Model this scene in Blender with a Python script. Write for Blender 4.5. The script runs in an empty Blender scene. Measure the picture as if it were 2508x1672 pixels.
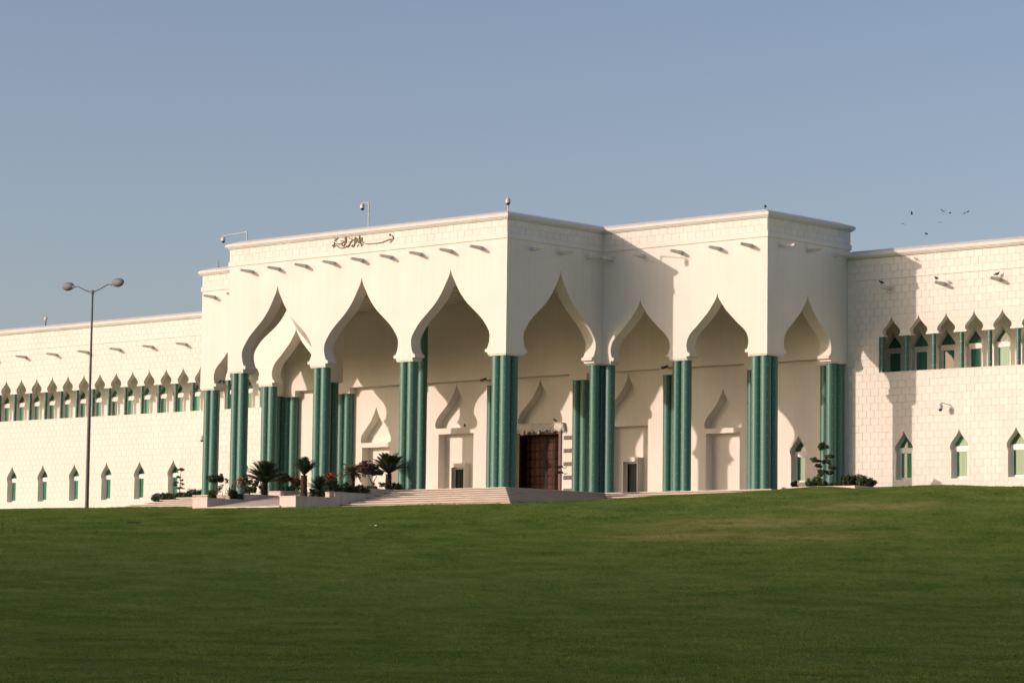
import bpy, bmesh, math, random
import numpy as np
from mathutils import Vector, Matrix
from mathutils.geometry import delaunay_2d_cdt

scene = bpy.context.scene
COL = scene.collection
R = math.radians
PI = math.pi

# ------------------------------------------------------------------ camera, light, exposure
cam_d = bpy.data.cameras.new('camera')
cam = bpy.data.objects.new('camera', cam_d)
COL.objects.link(cam)
scene.camera = cam
F_PX, YAW, PITCH, ROLL = 7042.37, -0.7441, 0.0928, 0.0128
CAM = Vector((125.370, -135.607, -7.860))
fw = Vector((math.sin(YAW) * math.cos(PITCH), math.cos(YAW) * math.cos(PITCH), math.sin(PITCH)))
rt = Vector((math.cos(YAW), -math.sin(YAW), 0))
up = rt.cross(fw)
r2 = math.cos(ROLL) * rt + math.sin(ROLL) * up
u2 = -math.sin(ROLL) * rt + math.cos(ROLL) * up
m = Matrix((r2, u2, -fw)).transposed().to_4x4()
m.translation = CAM
cam.matrix_world = m
cam_d.sensor_width = 36
cam_d.lens = F_PX * 36 / 2508
cam_d.clip_start = 1
cam_d.clip_end = 6000

world = bpy.data.worlds.new('World')
scene.world = world
world.use_nodes = True
wn = world.node_tree
sky = wn.nodes.new('ShaderNodeTexSky')
sky.sky_type = 'NISHITA'
sky.sun_disc = False
sky.sun_elevation = R(15.8)
sky.sun_rotation = R(212.3)
sky.altitude = 0
sky.air_density = .8
sky.dust_density = 2.0
sky.ozone_density = .6
wb = wn.nodes.new('ShaderNodeVectorMath')          # camera white balance of the hazy sky
wb.operation = 'MULTIPLY'
wb.inputs[1].default_value = (1.06, .972, 1.0)
wn.links.new(sky.outputs[0], wb.inputs[0])
wn.links.new(wb.outputs[0], wn.nodes['Background'].inputs[0])
wn.nodes['Background'].inputs[1].default_value = 0.143

sun_d = bpy.data.lights.new('sun', 'SUN')
sun = bpy.data.objects.new('sun', sun_d)
COL.objects.link(sun)
sun.rotation_euler = Vector((.633, 1, -.335)).to_track_quat('-Z', 'Y').to_euler()
sun.location = (-60, -100, 60)
sun_d.energy = 3.45
sun_d.angle = R(0.53)
sun_d.color = (1.0, 0.775, 0.685)

vs = scene.view_settings
vs.view_transform = 'Standard'
vs.look = 'None'
vs.exposure = 0
vs.gamma = 1
vs.use_curve_mapping = False
scene.cycles.max_bounces = 8
scene.cycles.diffuse_bounces = 6
scene.cycles.use_denoising = True

# ------------------------------------------------------------------ helpers
def tag(o, label=None, cat=None, group=None, kind=None):
    if label: o['label'] = label
    if cat: o['category'] = cat
    if group: o['group'] = group
    if kind: o['kind'] = kind
    return o

def link(name, mesh, parent=None, loc=None, rot=None, kind=None):
    o = bpy.data.objects.new(name, mesh)
    COL.objects.link(o)
    if parent: o.parent = parent
    if loc is not None: o.location = loc
    if rot is not None: o.rotation_euler = rot
    if kind: o['kind'] = kind
    return o

def empty(name, loc=(0, 0, 0), label=None, cat=None, group=None, rz=0):
    o = bpy.data.objects.new(name, None)
    COL.objects.link(o)
    o.location = loc
    o.rotation_euler = (0, 0, rz)
    return tag(o, label, cat, group)

class MB:
    """collects geometry for one mesh"""
    def __init__(s): s.v = []; s.f = []; s.m = []; s.mi = 0
    def add(s, v, f):
        b = len(s.v); s.v += [tuple(x) for x in v]; s.f += [tuple(b + i for i in q) for q in f]; s.m += [s.mi] * len(f); return s
    def box(s, x0, x1, y0, y1, z0, z1):
        return s.add([(x0,y0,z0),(x1,y0,z0),(x1,y1,z0),(x0,y1,z0),(x0,y0,z1),(x1,y0,z1),(x1,y1,z1),(x0,y1,z1)],
                     [(0,3,2,1),(4,5,6,7),(0,1,5,4),(1,2,6,5),(2,3,7,6),(3,0,4,7)])
    def loft(s, pts, rad, n=10, cap=True, flat=None):
        """tube through pts with radii rad (number or (a,b))"""
        P = [Vector(p) for p in pts]; k = len(P); base = len(s.v)
        vv = []; ff = []
        prev = None
        for i, p in enumerate(P):
            t = (P[min(i+1, k-1)] - P[max(i-1, 0)])
            if t.length < 1e-9: t = Vector((0,0,1))
            t.normalize()
            ref = Vector((0,0,1)) if abs(t.z) < .95 else Vector((0,1,0))
            if prev is not None:
                a = (prev - t * prev.dot(t))
                a = a.normalized() if a.length > 1e-6 else t.cross(ref).normalized()
            else: a = t.cross(ref).normalized()
            prev = a
            b = t.cross(a)
            rr = rad[i] if isinstance(rad, (list, tuple)) else rad
            ra, rb = rr if isinstance(rr, (list, tuple)) else (rr, rr)
            for j in range(n):
                th = 2*PI*j/n
                vv.append(p + a*ra*math.cos(th) + b*rb*math.sin(th))
        for i in range(k-1):
            for j in range(n):
                ff.append((i*n+j, i*n+(j+1) % n, (i+1)*n+(j+1) % n, (i+1)*n+j))
        if cap:
            ff.append(tuple(range(n-1, -1, -1))); ff.append(tuple((k-1)*n+j for j in range(n)))
        return s.add(vv, ff)
    def cyl(s, p0, p1, r0, r1=None, n=12):
        return s.loft([p0, p1], [r0, r0 if r1 is None else r1], n)
    def ball(s, c, r, n=10, k=7):
        c = Vector(c); r = r if isinstance(r, (list, tuple)) else (r, r, r); vv = [c + Vector((0,0,-r[2]))]; ff = []
        for i in range(1, k):
            ph = -PI/2 + PI*i/k
            for j in range(n):
                th = 2*PI*j/n
                vv.append(c + Vector((r[0]*math.cos(ph)*math.cos(th), r[1]*math.cos(ph)*math.sin(th), r[2]*math.sin(ph))))
        vv.append(c + Vector((0,0,r[2])))
        for j in range(n): ff.append((0, 1+(j+1) % n, 1+j))
        for i in range(k-2):
            for j in range(n): ff.append((1+i*n+j, 1+i*n+(j+1) % n, 1+(i+1)*n+(j+1) % n, 1+(i+1)*n+j))
        L = len(vv)-1
        for j in range(n): ff.append((1+(k-2)*n+j, 1+(k-2)*n+(j+1) % n, L))
        return s.add(vv, ff)
    def mesh(s, name, mat, smooth=None, recalc=True):
        me = bpy.data.meshes.new(name)
        me.from_pydata(s.v, [], s.f)
        for mm in (mat if isinstance(mat, (list, tuple)) else [mat]): me.materials.append(mm)
        if any(s.m): me.polygons.foreach_set('material_index', s.m)
        if recalc:
            bm = bmesh.new(); bm.from_mesh(me)
            bmesh.ops.recalc_face_normals(bm, faces=bm.faces)
            bm.to_mesh(me); bm.free()
        if smooth is not None:
            me.polygons.foreach_set('use_smooth', [True]*len(me.polygons))
            me.set_sharp_from_angle(angle=R(smooth))
        me.update()
        return me
    def obj(s, name, mat, parent=None, smooth=None, loc=None, rot=None, kind=None, recalc=True):
        return link(name, s.mesh(name, mat, smooth, recalc), parent, loc, rot, kind)

def cdt_plate(outline, holes):
    """triangulate outline minus holes -> verts2d, tris"""
    V = []; E = []; Fc = []
    for poly in [outline] + holes:
        ar = sum(poly[i-1][0]*poly[i][1] - poly[i][0]*poly[i-1][1] for i in range(len(poly)))
        if ar < 0: poly = poly[::-1]
        b = len(V); V += [Vector(p) for p in poly]; n = len(poly)
        Fc.append(list(range(b, b+n)))
    v, e, f, ov, oe, of = delaunay_2d_cdt(V, [], Fc, 0, 1e-5, True)
    tris = [t for t, o in zip(f, of) if 0 in o and not any(h in o for h in range(1, len(holes)+1))]
    return [tuple(p) for p in v], tris

def plate(mb, outline, fn, d0, d1, holes=(), side_mi=None):
    """slab with 2D outline (u,z) minus holes, from depth d0 to d1; fn(u,z,d)->xyz"""
    v, tris = cdt_plate(outline, list(holes))
    n = len(v)
    vv = [fn(u, z, d0) for u, z in v] + [fn(u, z, d1) for u, z in v]
    ff = []; sf = []
    cnt = {}
    for t in tris:
        ff.append(tuple(t)); ff.append(tuple(i+n for i in reversed(t)))
        for i in range(len(t)):
            a, b = t[i], t[(i+1) % len(t)]
            k = (min(a, b), max(a, b)); cnt.setdefault(k, []).append((a, b))
    for k, l in cnt.items():
        if len(l) == 1:
            a, b = l[0]; sf.append((b, a, a+n, b+n))
    if side_mi is None: mb.add(vv, ff+sf)
    else:
        mb.add(vv, ff+sf); k = len(sf); mb.m[-k:] = [side_mi]*k
    return mb

def catmull(pts, n=5):
    P = [Vector(p) for p in pts]; out = []
    for i in range(len(P)-1):
        p0 = P[max(i-1, 0)]; p1 = P[i]; p2 = P[i+1]; p3 = P[min(i+2, len(P)-1)]
        for j in range(n):
            t = j/n
            out.append(.5*((2*p1) + (p2-p0)*t + (2*p0-5*p1+4*p2-p3)*t*t + (3*p1-p0-3*p2+p3)*t**3))
    out.append(P[-1])
    return [tuple(p) for p in out]

def front(x0):                     # wall seen from -Y, outer face at y = x0
    return lambda u, z, d: (u, x0 + d, z)
def side_r(x0):                    # wall facing +X, outer face at x = x0, u = y
    return lambda u, z, d: (x0 - d, u, z)
def side_l(x0):
    return lambda u, z, d: (x0 + d, u, z)

# ------------------------------------------------------------------ materials
def nodes(name):
    ma = bpy.data.materials.new(name); ma.use_nodes = True
    nt = ma.node_tree; b = nt.nodes['Principled BSDF']
    return ma, nt, b

def simple(name, col, rough=.7, spec=.3, metal=0, var=.12, scale=6.0, bump=0.0, coat=0, objvar=0.0, stretch=(1,1,1), bscale=40):
    ma, nt, b = nodes(name)
    b.inputs['Roughness'].default_value = rough
    b.inputs['Specular IOR Level'].default_value = spec
    b.inputs['Metallic'].default_value = metal
    b.inputs['Coat Weight'].default_value = coat
    N = nt.nodes.new; L = nt.links.new
    geo = N('ShaderNodeNewGeometry')
    mp = N('ShaderNodeMapping'); mp.inputs['Scale'].default_value = stretch
    L(geo.outputs['Position'], mp.inputs[0])
    no = N('ShaderNodeTexNoise'); no.inputs['Scale'].default_value = scale; no.inputs['Detail'].default_value = 5
    L(mp.outputs[0], no.inputs['Vector'])
    mr = N('ShaderNodeMapRange'); mr.inputs[1].default_value = .25; mr.inputs[2].default_value = .75
    mr.inputs[3].default_value = 1-var; mr.inputs[4].default_value = 1+var
    L(no.outputs[0], mr.inputs[0])
    val = mr.outputs[0]
    if objvar:
        oi = N('ShaderNodeObjectInfo')
        m2 = N('ShaderNodeMapRange'); m2.inputs[3].default_value = 1-objvar; m2.inputs[4].default_value = 1+objvar
        L(oi.outputs['Random'], m2.inputs[0])
        mu = N('ShaderNodeMath'); mu.operation = 'MULTIPLY'; L(val, mu.inputs[0]); L(m2.outputs[0], mu.inputs[1]); val = mu.outputs[0]
    vm = N('ShaderNodeVectorMath'); vm.operation = 'SCALE'; vm.inputs[0].default_value = col[:3]
    L(val, vm.inputs['Scale']); L(vm.outputs[0], b.inputs['Base Color'])
    if bump:
        n2 = N('ShaderNodeTexNoise'); n2.inputs['Scale'].default_value = bscale; n2.inputs['Detail'].default_value = 4
        L(mp.outputs[0], n2.inputs['Vector'])
        bp = N('ShaderNodeBump'); bp.inputs['Strength'].default_value = bump; bp.inputs['Distance'].default_value = .02
        L(n2.outputs[0], bp.inputs['Height']); L(bp.outputs[0], b.inputs['Normal'])
    return ma

def plaster_mat(name, col, objvar=0.0):
    """painted plaster: large soft blotches plus faint vertical rain streaks"""
    ma, nt, b = nodes(name); N = nt.nodes.new; L = nt.links.new
    b.inputs['Roughness'].default_value = .85; b.inputs['Specular IOR Level'].default_value = .2
    geo = N('ShaderNodeNewGeometry')
    n1 = N('ShaderNodeTexNoise'); n1.inputs['Scale'].default_value = .35; n1.inputs['Detail'].default_value = 6; L(geo.outputs['Position'], n1.inputs['Vector'])
    mp = N('ShaderNodeMapping'); mp.inputs['Scale'].default_value = (2.2, 2.2, .12); L(geo.outputs['Position'], mp.inputs[0])
    n2 = N('ShaderNodeTexNoise'); n2.inputs['Scale'].default_value = 1.4; n2.inputs['Detail'].default_value = 5; L(mp.outputs[0], n2.inputs['Vector'])
    a = N('ShaderNodeMapRange'); a.inputs[1].default_value = .3; a.inputs[2].default_value = .7; a.inputs[3].default_value = .955; a.inputs[4].default_value = 1.03; L(n1.outputs[0], a.inputs[0])
    c = N('ShaderNodeMapRange'); c.inputs[1].default_value = .3; c.inputs[2].default_value = .62; c.inputs[3].default_value = .965; c.inputs[4].default_value = 1.006; L(n2.outputs[0], c.inputs[0])
    mu = N('ShaderNodeMath'); mu.operation = 'MULTIPLY'; L(a.outputs[0], mu.inputs[0]); L(c.outputs[0], mu.inputs[1]); val = mu.outputs[0]
    if objvar:
        oi = N('ShaderNodeObjectInfo'); m2 = N('ShaderNodeMapRange'); m2.inputs[3].default_value = 1-objvar; m2.inputs[4].default_value = 1+objvar
        L(oi.outputs['Random'], m2.inputs[0]); q = N('ShaderNodeMath'); q.operation = 'MULTIPLY'; L(val, q.inputs[0]); L(m2.outputs[0], q.inputs[1]); val = q.outputs[0]
    vm = N('ShaderNodeVectorMath'); vm.operation = 'SCALE'; vm.inputs[0].default_value = col; L(val, vm.inputs['Scale']); L(vm.outputs[0], b.inputs['Base Color'])
    n3 = N('ShaderNodeTexNoise'); n3.inputs['Scale'].default_value = 25; n3.inputs['Detail'].default_value = 4; L(geo.outputs['Position'], n3.inputs['Vector'])
    bp = N('ShaderNodeBump'); bp.inputs['Strength'].default_value = .12; bp.inputs['Distance'].default_value = .01; L(n3.outputs[0], bp.inputs['Height']); L(bp.outputs[0], b.inputs['Normal'])
    return ma

M = {}
M['plaster'] = plaster_mat('cream_plaster', (.735, .712, .64))
M['stone'] = plaster_mat('cream_stone_block', (.735, .712, .637), .032)
M['joint'] = plaster_mat('recessed_joint_mortar', (.72, .695, .62))
M['trim'] = plaster_mat('cornice_stone', (.65, .64, .59))
M['marble'] = simple('pink_marble', (.55, .475, .42), .5, .4, var=.16, scale=1.5, stretch=(3, 3, .3), objvar=.03)
M['step'] = simple('pale_step_stone', (.56, .50, .43), .65, .3, var=.14, scale=2.0, stretch=(.5, .5, 4), objvar=.03)
M['floor'] = simple('polished_porch_floor', (.30, .225, .165), .35, .4, var=.12, scale=1.2)
M['paving'] = simple('paving_stone', (.50, .43, .37), .8, .2, var=.15, scale=3, objvar=.08)
M['green'] = simple('green_glazed_column', (.048, .160, .122), .42, .5, var=.03, scale=1.2, objvar=.05)
M['stud'] = simple('pale_stud', (.85, .88, .80), .3, .5, var=.02)
M['spout'] = simple('grey_stone_spout', (.68, .655, .61), .8, .2, var=.1)
M['white'] = simple('white_frame', (.72, .70, .67), .45, .4, var=.03)
M['dark'] = simple('dark_plastic', (.03, .03, .032), .4, .4, var=.1)
M['camgrey'] = simple('camera_housing', (.55, .55, .52), .4, .5, var=.05)
M['lampgrey'] = simple('lamp_head_grey', (.17, .185, .21), .6, .25, var=.06)
M['pole'] = simple('painted_steel_pole', (.105, .105, .115), .5, .35, var=.08)
M['wood'] = simple('dark_carved_wood', (.016, .008, .007), .55, .2, var=.35, scale=5, stretch=(6, 6, 1), bump=.5)
M['woodpanel'] = simple('reddish_wood_panel', (.085, .026, .012), .5, .2, var=.3, scale=9, bump=.9, objvar=.1)
M['casing'] = simple('door_casing_wood', (.075, .024, .013), .45, .4, var=.3, scale=6, stretch=(6, 6, 1))
M['carved'] = simple('carved_stone', (.60, .57, .51), .8, .2, var=.25, scale=8, bump=.8)
M['rosette'] = simple('grey_inlay', (.30, .28, .25), .6, .2, var=.2)
M['blackstone'] = simple('dark_inlay_stone', (.05, .045, .04), .5, .4, var=.3, scale=10)
M['inscription'] = simple('bronze_lettering', (.16, .125, .09), .6, .3, var=.1)
M['soil'] = simple('planter_soil', (.06, .042, .028), .95, .1, var=.3, scale=8, bump=1)
M['trunk'] = simple('cycad_trunk', (.06, .04, .03), .9, .1, var=.4, scale=14, bump=1)
M['bark'] = simple('shrub_bark', (.16, .12, .09), .9, .1, var=.3, scale=14, bump=1)
M['pigeon'] = simple('pigeon_feather', (.045, .045, .05), .7, .2, var=.3, scale=20)
M['roofing'] = simple('roof_membrane', (.35, .33, .30), .9, .1)

def leaf_mat(name, col, var=.45, trans=.15, rough=.55):
    ma, nt, b = nodes(name); N = nt.nodes.new; L = nt.links.new
    b.inputs['Roughness'].default_value = rough; b.inputs['Specular IOR Level'].default_value = .35
    geo = N('ShaderNodeNewGeometry'); no = N('ShaderNodeTexNoise'); no.inputs['Scale'].default_value = 5; no.inputs['Detail'].default_value = 4
    L(geo.outputs['Position'], no.inputs['Vector'])
    mr = N('ShaderNodeMapRange'); mr.inputs[1].default_value = .3; mr.inputs[2].default_value = .7; mr.inputs[3].default_value = 1-var; mr.inputs[4].default_value = 1+var
    L(no.outputs[0], mr.inputs[0])
    vm = N('ShaderNodeVectorMath'); vm.operation = 'SCALE'; vm.inputs[0].default_value = col; L(mr.outputs[0], vm.inputs['Scale']); L(vm.outputs[0], b.inputs['Base Color'])
    tr = N('ShaderNodeBsdfTranslucent'); L(vm.outputs[0], tr.inputs[0])
    mx = N('ShaderNodeMixShader'); mx.inputs[0].default_value = trans
    L(b.outputs[0], mx.inputs[1]); L(tr.outputs[0], mx.inputs[2]); L(mx.outputs[0], nt.nodes['Material Output'].inputs[0])
    return ma
M['cycad'] = leaf_mat('cycad_frond', (.030, .050, .018))
M['leaf'] = leaf_mat('shrub_leaf', (.065, .105, .030))
M['darkleaf'] = leaf_mat('dark_shrub_leaf', (.042, .068, .022))
M['pine'] = leaf_mat('juniper_foliage', (.055, .088, .036))
M['dryleaf'] = leaf_mat('dry_palm_leaf', (.10, .085, .035))
M['red'] = leaf_mat('red_flower', (.36, .02, .018))
M['magenta'] = leaf_mat('magenta_bract', (.20, .018, .075))

def glass_mat(name, col, rough=.08):
    """tinted glass in front of a drawn blind: body colour of the blind seen through green glass, plus a clear reflection"""
    ma, nt, b = nodes(name); N = nt.nodes.new; L = nt.links.new
    b.inputs['Roughness'].default_value = .75; b.inputs['Specular IOR Level'].default_value = 0
    oi = N('ShaderNodeObjectInfo'); m2 = N('ShaderNodeMapRange'); m2.inputs[3].default_value = .45; m2.inputs[4].default_value = 1.15; L(oi.outputs['Random'], m2.inputs[0])
    geo = N('ShaderNodeNewGeometry'); mp = N('ShaderNodeMapping'); mp.inputs['Scale'].default_value = (9, 9, .2); L(geo.outputs['Position'], mp.inputs[0])
    no = N('ShaderNodeTexNoise'); no.inputs['Scale'].default_value = 1.0; no.inputs['Detail'].default_value = 2; L(mp.outputs[0], no.inputs['Vector'])
    m3 = N('ShaderNodeMapRange'); m3.inputs[1].default_value = .3; m3.inputs[2].default_value = .7; m3.inputs[3].default_value = .7; m3.inputs[4].default_value = 1.2; L(no.outputs[0], m3.inputs[0])
    mu = N('ShaderNodeMath'); mu.operation = 'MULTIPLY'; L(m2.outputs[0], mu.inputs[0]); L(m3.outputs[0], mu.inputs[1])
    vm = N('ShaderNodeVectorMath'); vm.operation = 'SCALE'; vm.inputs[0].default_value = col; L(mu.outputs[0], vm.inputs['Scale']); L(vm.outputs[0], b.inputs['Base Color'])
    b.inputs['Coat Weight'].default_value = 1.0; b.inputs['Coat Roughness'].default_value = .03; b.inputs['Coat IOR'].default_value = 1.5
    return ma
M['glass'] = glass_mat('green_glass', (.062, .235, .165))
M['darkglass'] = glass_mat('dark_door_glass', (.02, .045, .04))
M['darkglass'].node_tree.nodes['Principled BSDF'].inputs['Coat Weight'].default_value = .05

# ------------------------------------------------------------------ the ground
def terrain_fn():
    vdir = np.array([math.cos(YAW), -math.sin(YAW)]); udir = np.array([math.sin(YAW), math.cos(YAW)])
    C0 = np.array([CAM.x, CAM.y])
    pts = []
    def uv(u, v, z): q = C0 + u*udir + v*vdir; pts.append((q[0], q[1], z))
    for v in (-60, -20, 0, 20, 60):
        uv(-40, v, -9.7); uv(0, v, -9.62)
    for v in (-20, 0, 20): uv(30, v, -9.55)
    for v in (-30, -12, 12, 30): uv(62, v, -9.40)
    for v in (-45, -18, 0, 18, 45): uv(100, v, -8.25)
    for v in (-60, -25, 0): uv(140, v, -5.3)
    uv(140, 22, -5.0); uv(140, 60, -4.8)
    uv(160, 26, -2.35); uv(160, 0, -3.35); uv(168, -30, -3.0)
    pts += [(7, -7.6, -1.52), (1, -9.5, -1.60), (-9.2, -10.9, -1.64), (-13.5, -10.9, -1.64), (-17.7, -10.9, -1.60), (-22, -7.6, -1.34), (-28, -7.6, -1.33), (-33, -7.0, -1.28),
            (7, -4.3, -1.33), (7.2, .4, -1.02), (7.2, 4.0, -.80), (8.0, 6.2, -.62), (10.8, 6.4, -.53), (16.07, 6.2, -.36), (14.6, 10.6, -.13), (17, 10.7, -.09), (20.0, 10.8, -.02), (21, 14, .10),
            (20.5, 18.4, .33), (27, 18.4, .22), (31, 18.4, .16), (40, 18.4, -.3), (60, 18.4, -1.6), (27, 10, -.52), (33, 12, -.75), (40, 6, -2.0),
            (-47.8, 4.66, -.62), (-42, 2, -.75), (-41, 10, -.35), (-49.5, 10, -.22), (-47, 14, .02), (-52, 18.3, .05), (-60, 18.3, .09), (-69.6, 18.3, .15), (-76.3, 18.3, .21), (-90, 18.3, .3), (-62, 8, -.5), (-80, 8, -.3),
            (-13.4, -2, -1.6), (-13.4, 8, -1.6), (4, 13, -1.4), (-30, 4, -1.6), (-36, 14, -1.4), (10, 16, -1.2), (-13, 30, -.5), (40, 40, 0), (-80, 40, .2), (0, 80, 0), (60, 90, 0), (-100, 90, 0)]
    P = np.array(pts); n = len(P)
    def phi(d): return np.sqrt(d*d + 9.0)
    D = np.linalg.norm(P[:, None, :2] - P[None, :, :2], axis=2)
    A = np.zeros((n+3, n+3)); A[:n, :n] = -phi(D) + np.eye(n)*-.4
    T = np.c_[np.ones(n), P[:, 0]/100, P[:, 1]/100]
    A[:n, n:] = T; A[n:, :n] = T.T
    sol = np.linalg.solve(A, np.r_[P[:, 2], 0, 0, 0])
    wgt, c = sol[:n], sol[n:]
    def f(x, y):
        x = np.asarray(x, float).ravel(); y = np.asarray(y, float).ravel()
        out = np.empty(len(x))
        for i in range(0, len(x), 20000):
            xx = x[i:i+20000]; yy = y[i:i+20000]
            d = np.sqrt((xx[:, None]-P[None, :, 0])**2 + (yy[:, None]-P[None, :, 1])**2 + 9.0)
            z = -d @ wgt + c[0] + c[1]*xx/100 + c[2]*yy/100
            rr = np.sqrt((xx-C0[0]*.4)**2 + (yy-C0[1]*.4)**2)
            k = np.clip((rr-160)/140, 0, 1); k = k*k*(3-2*k)
            out[i:i+20000] = z*(1-k) + k*np.clip(z, -9.7, 0.2)*0.6 + k*-.4*5
        return out
    return f
TF = terrain_fn()
def ground_z(x, y): return float(TF([x], [y])[0])

def axis(lo, hi, step, far, k=1.25):
    a = list(np.arange(lo, hi+step*.5, step)); s = step; l = lo; r = hi
    pre = []; post = []
    while l > -far: s *= k; l -= s; pre.append(l)
    s = step
    while r < far: s *= k; r += s; post.append(r)
    return np.array(pre[::-1] + a + post)
XA = axis(-95, 130, 1.0, 3000); YA = axis(-140, 24, 1.0, 3000)
GX, GY = np.meshgrid(XA, YA)
GZ = TF(GX, GY).reshape(GX.shape)
rng = np.random.default_rng(5)
nx, ny = len(XA), len(YA)
vv = np.c_[GX.ravel(), GY.ravel(), GZ.ravel()]
ii = (np.arange(ny-1)[:, None]*nx + np.arange(nx-1)[None, :]).ravel()
ff = np.c_[ii, ii+1, ii+1+nx, ii+nx]
me = bpy.data.meshes.new('lawn')
me.from_pydata(vv.tolist(), [], ff.tolist())
me.polygons.foreach_set('use_smooth', [True]*len(me.polygons))

def lawn_mat(blade=False):
    ma, nt, b = nodes('grass_blade' if blade else 'mown_grass'); N = nt.nodes.new; L = nt.links.new
    b.inputs['Roughness'].default_value = 1; b.inputs['Specular IOR Level'].default_value = .03
    geo = N('ShaderNodeNewGeometry')
    def noise(scale, detail, sc=(1, 1, 1), rotz=0, rough=.55):
        mp = N('ShaderNodeMapping'); mp.inputs['Scale'].default_value = sc; mp.inputs['Rotation'].default_value = (0, 0, rotz); L(geo.outputs['Position'], mp.inputs[0])
        n = N('ShaderNodeTexNoise'); n.inputs['Scale'].default_value = scale; n.inputs['Detail'].default_value = detail; n.inputs['Roughness'].default_value = rough
        L(mp.outputs[0], n.inputs['Vector']); return n.outputs[0]
    def rng_(x, a, b_, c, d):
        r = N('ShaderNodeMapRange'); r.inputs[1].default_value = a; r.inputs[2].default_value = b_; r.inputs[3].default_value = c; r.inputs[4].default_value = d; L(x, r.inputs[0]); return r.outputs[0]
    def mix(f, c1, c2):
        mx = N('ShaderNodeMix'); mx.data_type = 'RGBA'; L(f, mx.inputs[0])
        for s, c in ((6, c1), (7, c2)):
            if isinstance(c, tuple): mx.inputs[s].default_value = (*c, 1)
            else: L(c, mx.inputs[s])
        return mx.outputs[2]
    big = rng_(noise(.05, 5, (1, 1, 1), 0, .6), .36, .64, 0, 1)
    mid = rng_(noise(.35, 6, (1, 1, 1), 0, .65), .35, .65, 0, 1)
    fine = rng_(noise(4.5, 8, (1, 1, 1), 0, .85), .38, .62, 0, 1)
    c = mix(big, (.040, .066, .010), (.064, .090, .017))
    c = mix(mid, c, (.098, .108, .026))
    dk = N('ShaderNodeMix'); dk.data_type = 'RGBA'; dk.blend_type = 'MULTIPLY'; L(fine, dk.inputs[0]); L(c, dk.inputs[6]); dk.inputs[7].default_value = (.5, .55, .5, 1); c = dk.outputs[2]
    # worn straw-coloured patch of turf on the mound
    sep = N('ShaderNodeSeparateXYZ'); L(geo.outputs['Position'], sep.inputs[0])
    def blob(cx, cy, ax, ay, rot):
        mp = N('ShaderNodeMapping'); mp.vector_type = 'TEXTURE'; mp.inputs['Location'].default_value = (cx, cy, 0); mp.inputs['Rotation'].default_value = (0, 0, rot); mp.inputs['Scale'].default_value = (ax, ay, 1e4)
        L(geo.outputs['Position'], mp.inputs[0])
        ln = N('ShaderNodeVectorMath'); ln.operation = 'LENGTH'; L(mp.outputs[0], ln.inputs[0])
        return rng_(ln.outputs['Value'], .15, 1, 1, 0)
    PB = patch_spots
    tot = None
    for sp in PB:
        o = blob(*sp)
        if tot is None: tot = o
        else:
            mxm = N('ShaderNodeMath'); mxm.operation = 'MAXIMUM'; L(tot, mxm.inputs[0]); L(o, mxm.inputs[1]); tot = mxm.outputs[0]
    pn = rng_(noise(.55, 7, (1, 1, 1), 0, .7), .36, .58, 0, 1)
    mm = N('ShaderNodeMath'); mm.operation = 'MULTIPLY'; L(tot, mm.inputs[0]); L(pn, mm.inputs[1])
    m5 = N('ShaderNodeMath'); m5.operation = 'MULTIPLY'; m5.inputs[1].default_value = .8; L(mm.outputs[0], m5.inputs[0])
    c = mix(m5.outputs[0], c, (.155, .118, .046))
    # scattered dry thatch everywhere
    th = rng_(noise(1.6, 7, (1, 1, 1), 0, .75), .56, .72, 0, .45)
    c = mix(th, c, (.105, .098, .036))
    # grass colour scaled by height: darker low down, lighter towards the slope top
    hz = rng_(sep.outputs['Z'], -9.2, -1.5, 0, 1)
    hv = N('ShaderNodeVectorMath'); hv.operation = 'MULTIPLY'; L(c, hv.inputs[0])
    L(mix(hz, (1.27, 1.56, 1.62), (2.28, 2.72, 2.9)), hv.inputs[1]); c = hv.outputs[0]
    L(c, b.inputs['Base Color'])
    if blade:
        tr = N('ShaderNodeBsdfTranslucent'); L(c, tr.inputs[0]); mxs = N('ShaderNodeMixShader'); mxs.inputs[0].default_value = .4
        L(b.outputs[0], mxs.inputs[1]); L(tr.outputs[0], mxs.inputs[2]); L(mxs.outputs[0], nt.nodes['Material Output'].inputs[0])
        return ma
    bn = noise(9, 6, (1, 1, 1), 0, .75)
    bp = N('ShaderNodeBump'); bp.inputs['Strength'].default_value = 1.0; bp.inputs['Distance'].default_value = .16; L(bn, bp.inputs['Height']); L(bp.outputs[0], b.inputs['Normal'])
    return ma
_u = Vector((math.sin(YAW), math.cos(YAW), 0)); _v = Vector((math.cos(YAW), -math.sin(YAW), 0))
def uvp(u, v): return CAM.to_2d() + (u*_u + v*_v).to_2d()
patch_spots = []
for (u, v, a, b_) in ((158, 13, 9, 6), (152, 9, 7, 4), (166, 21, 7, 3.5), (150, 15, 8, 4)):
    q = uvp(u, v); patch_spots.append((q.x, q.y, a, b_, -YAW))
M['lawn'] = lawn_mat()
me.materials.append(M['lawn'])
lawn = link('lawn', me, kind='structure')

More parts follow.
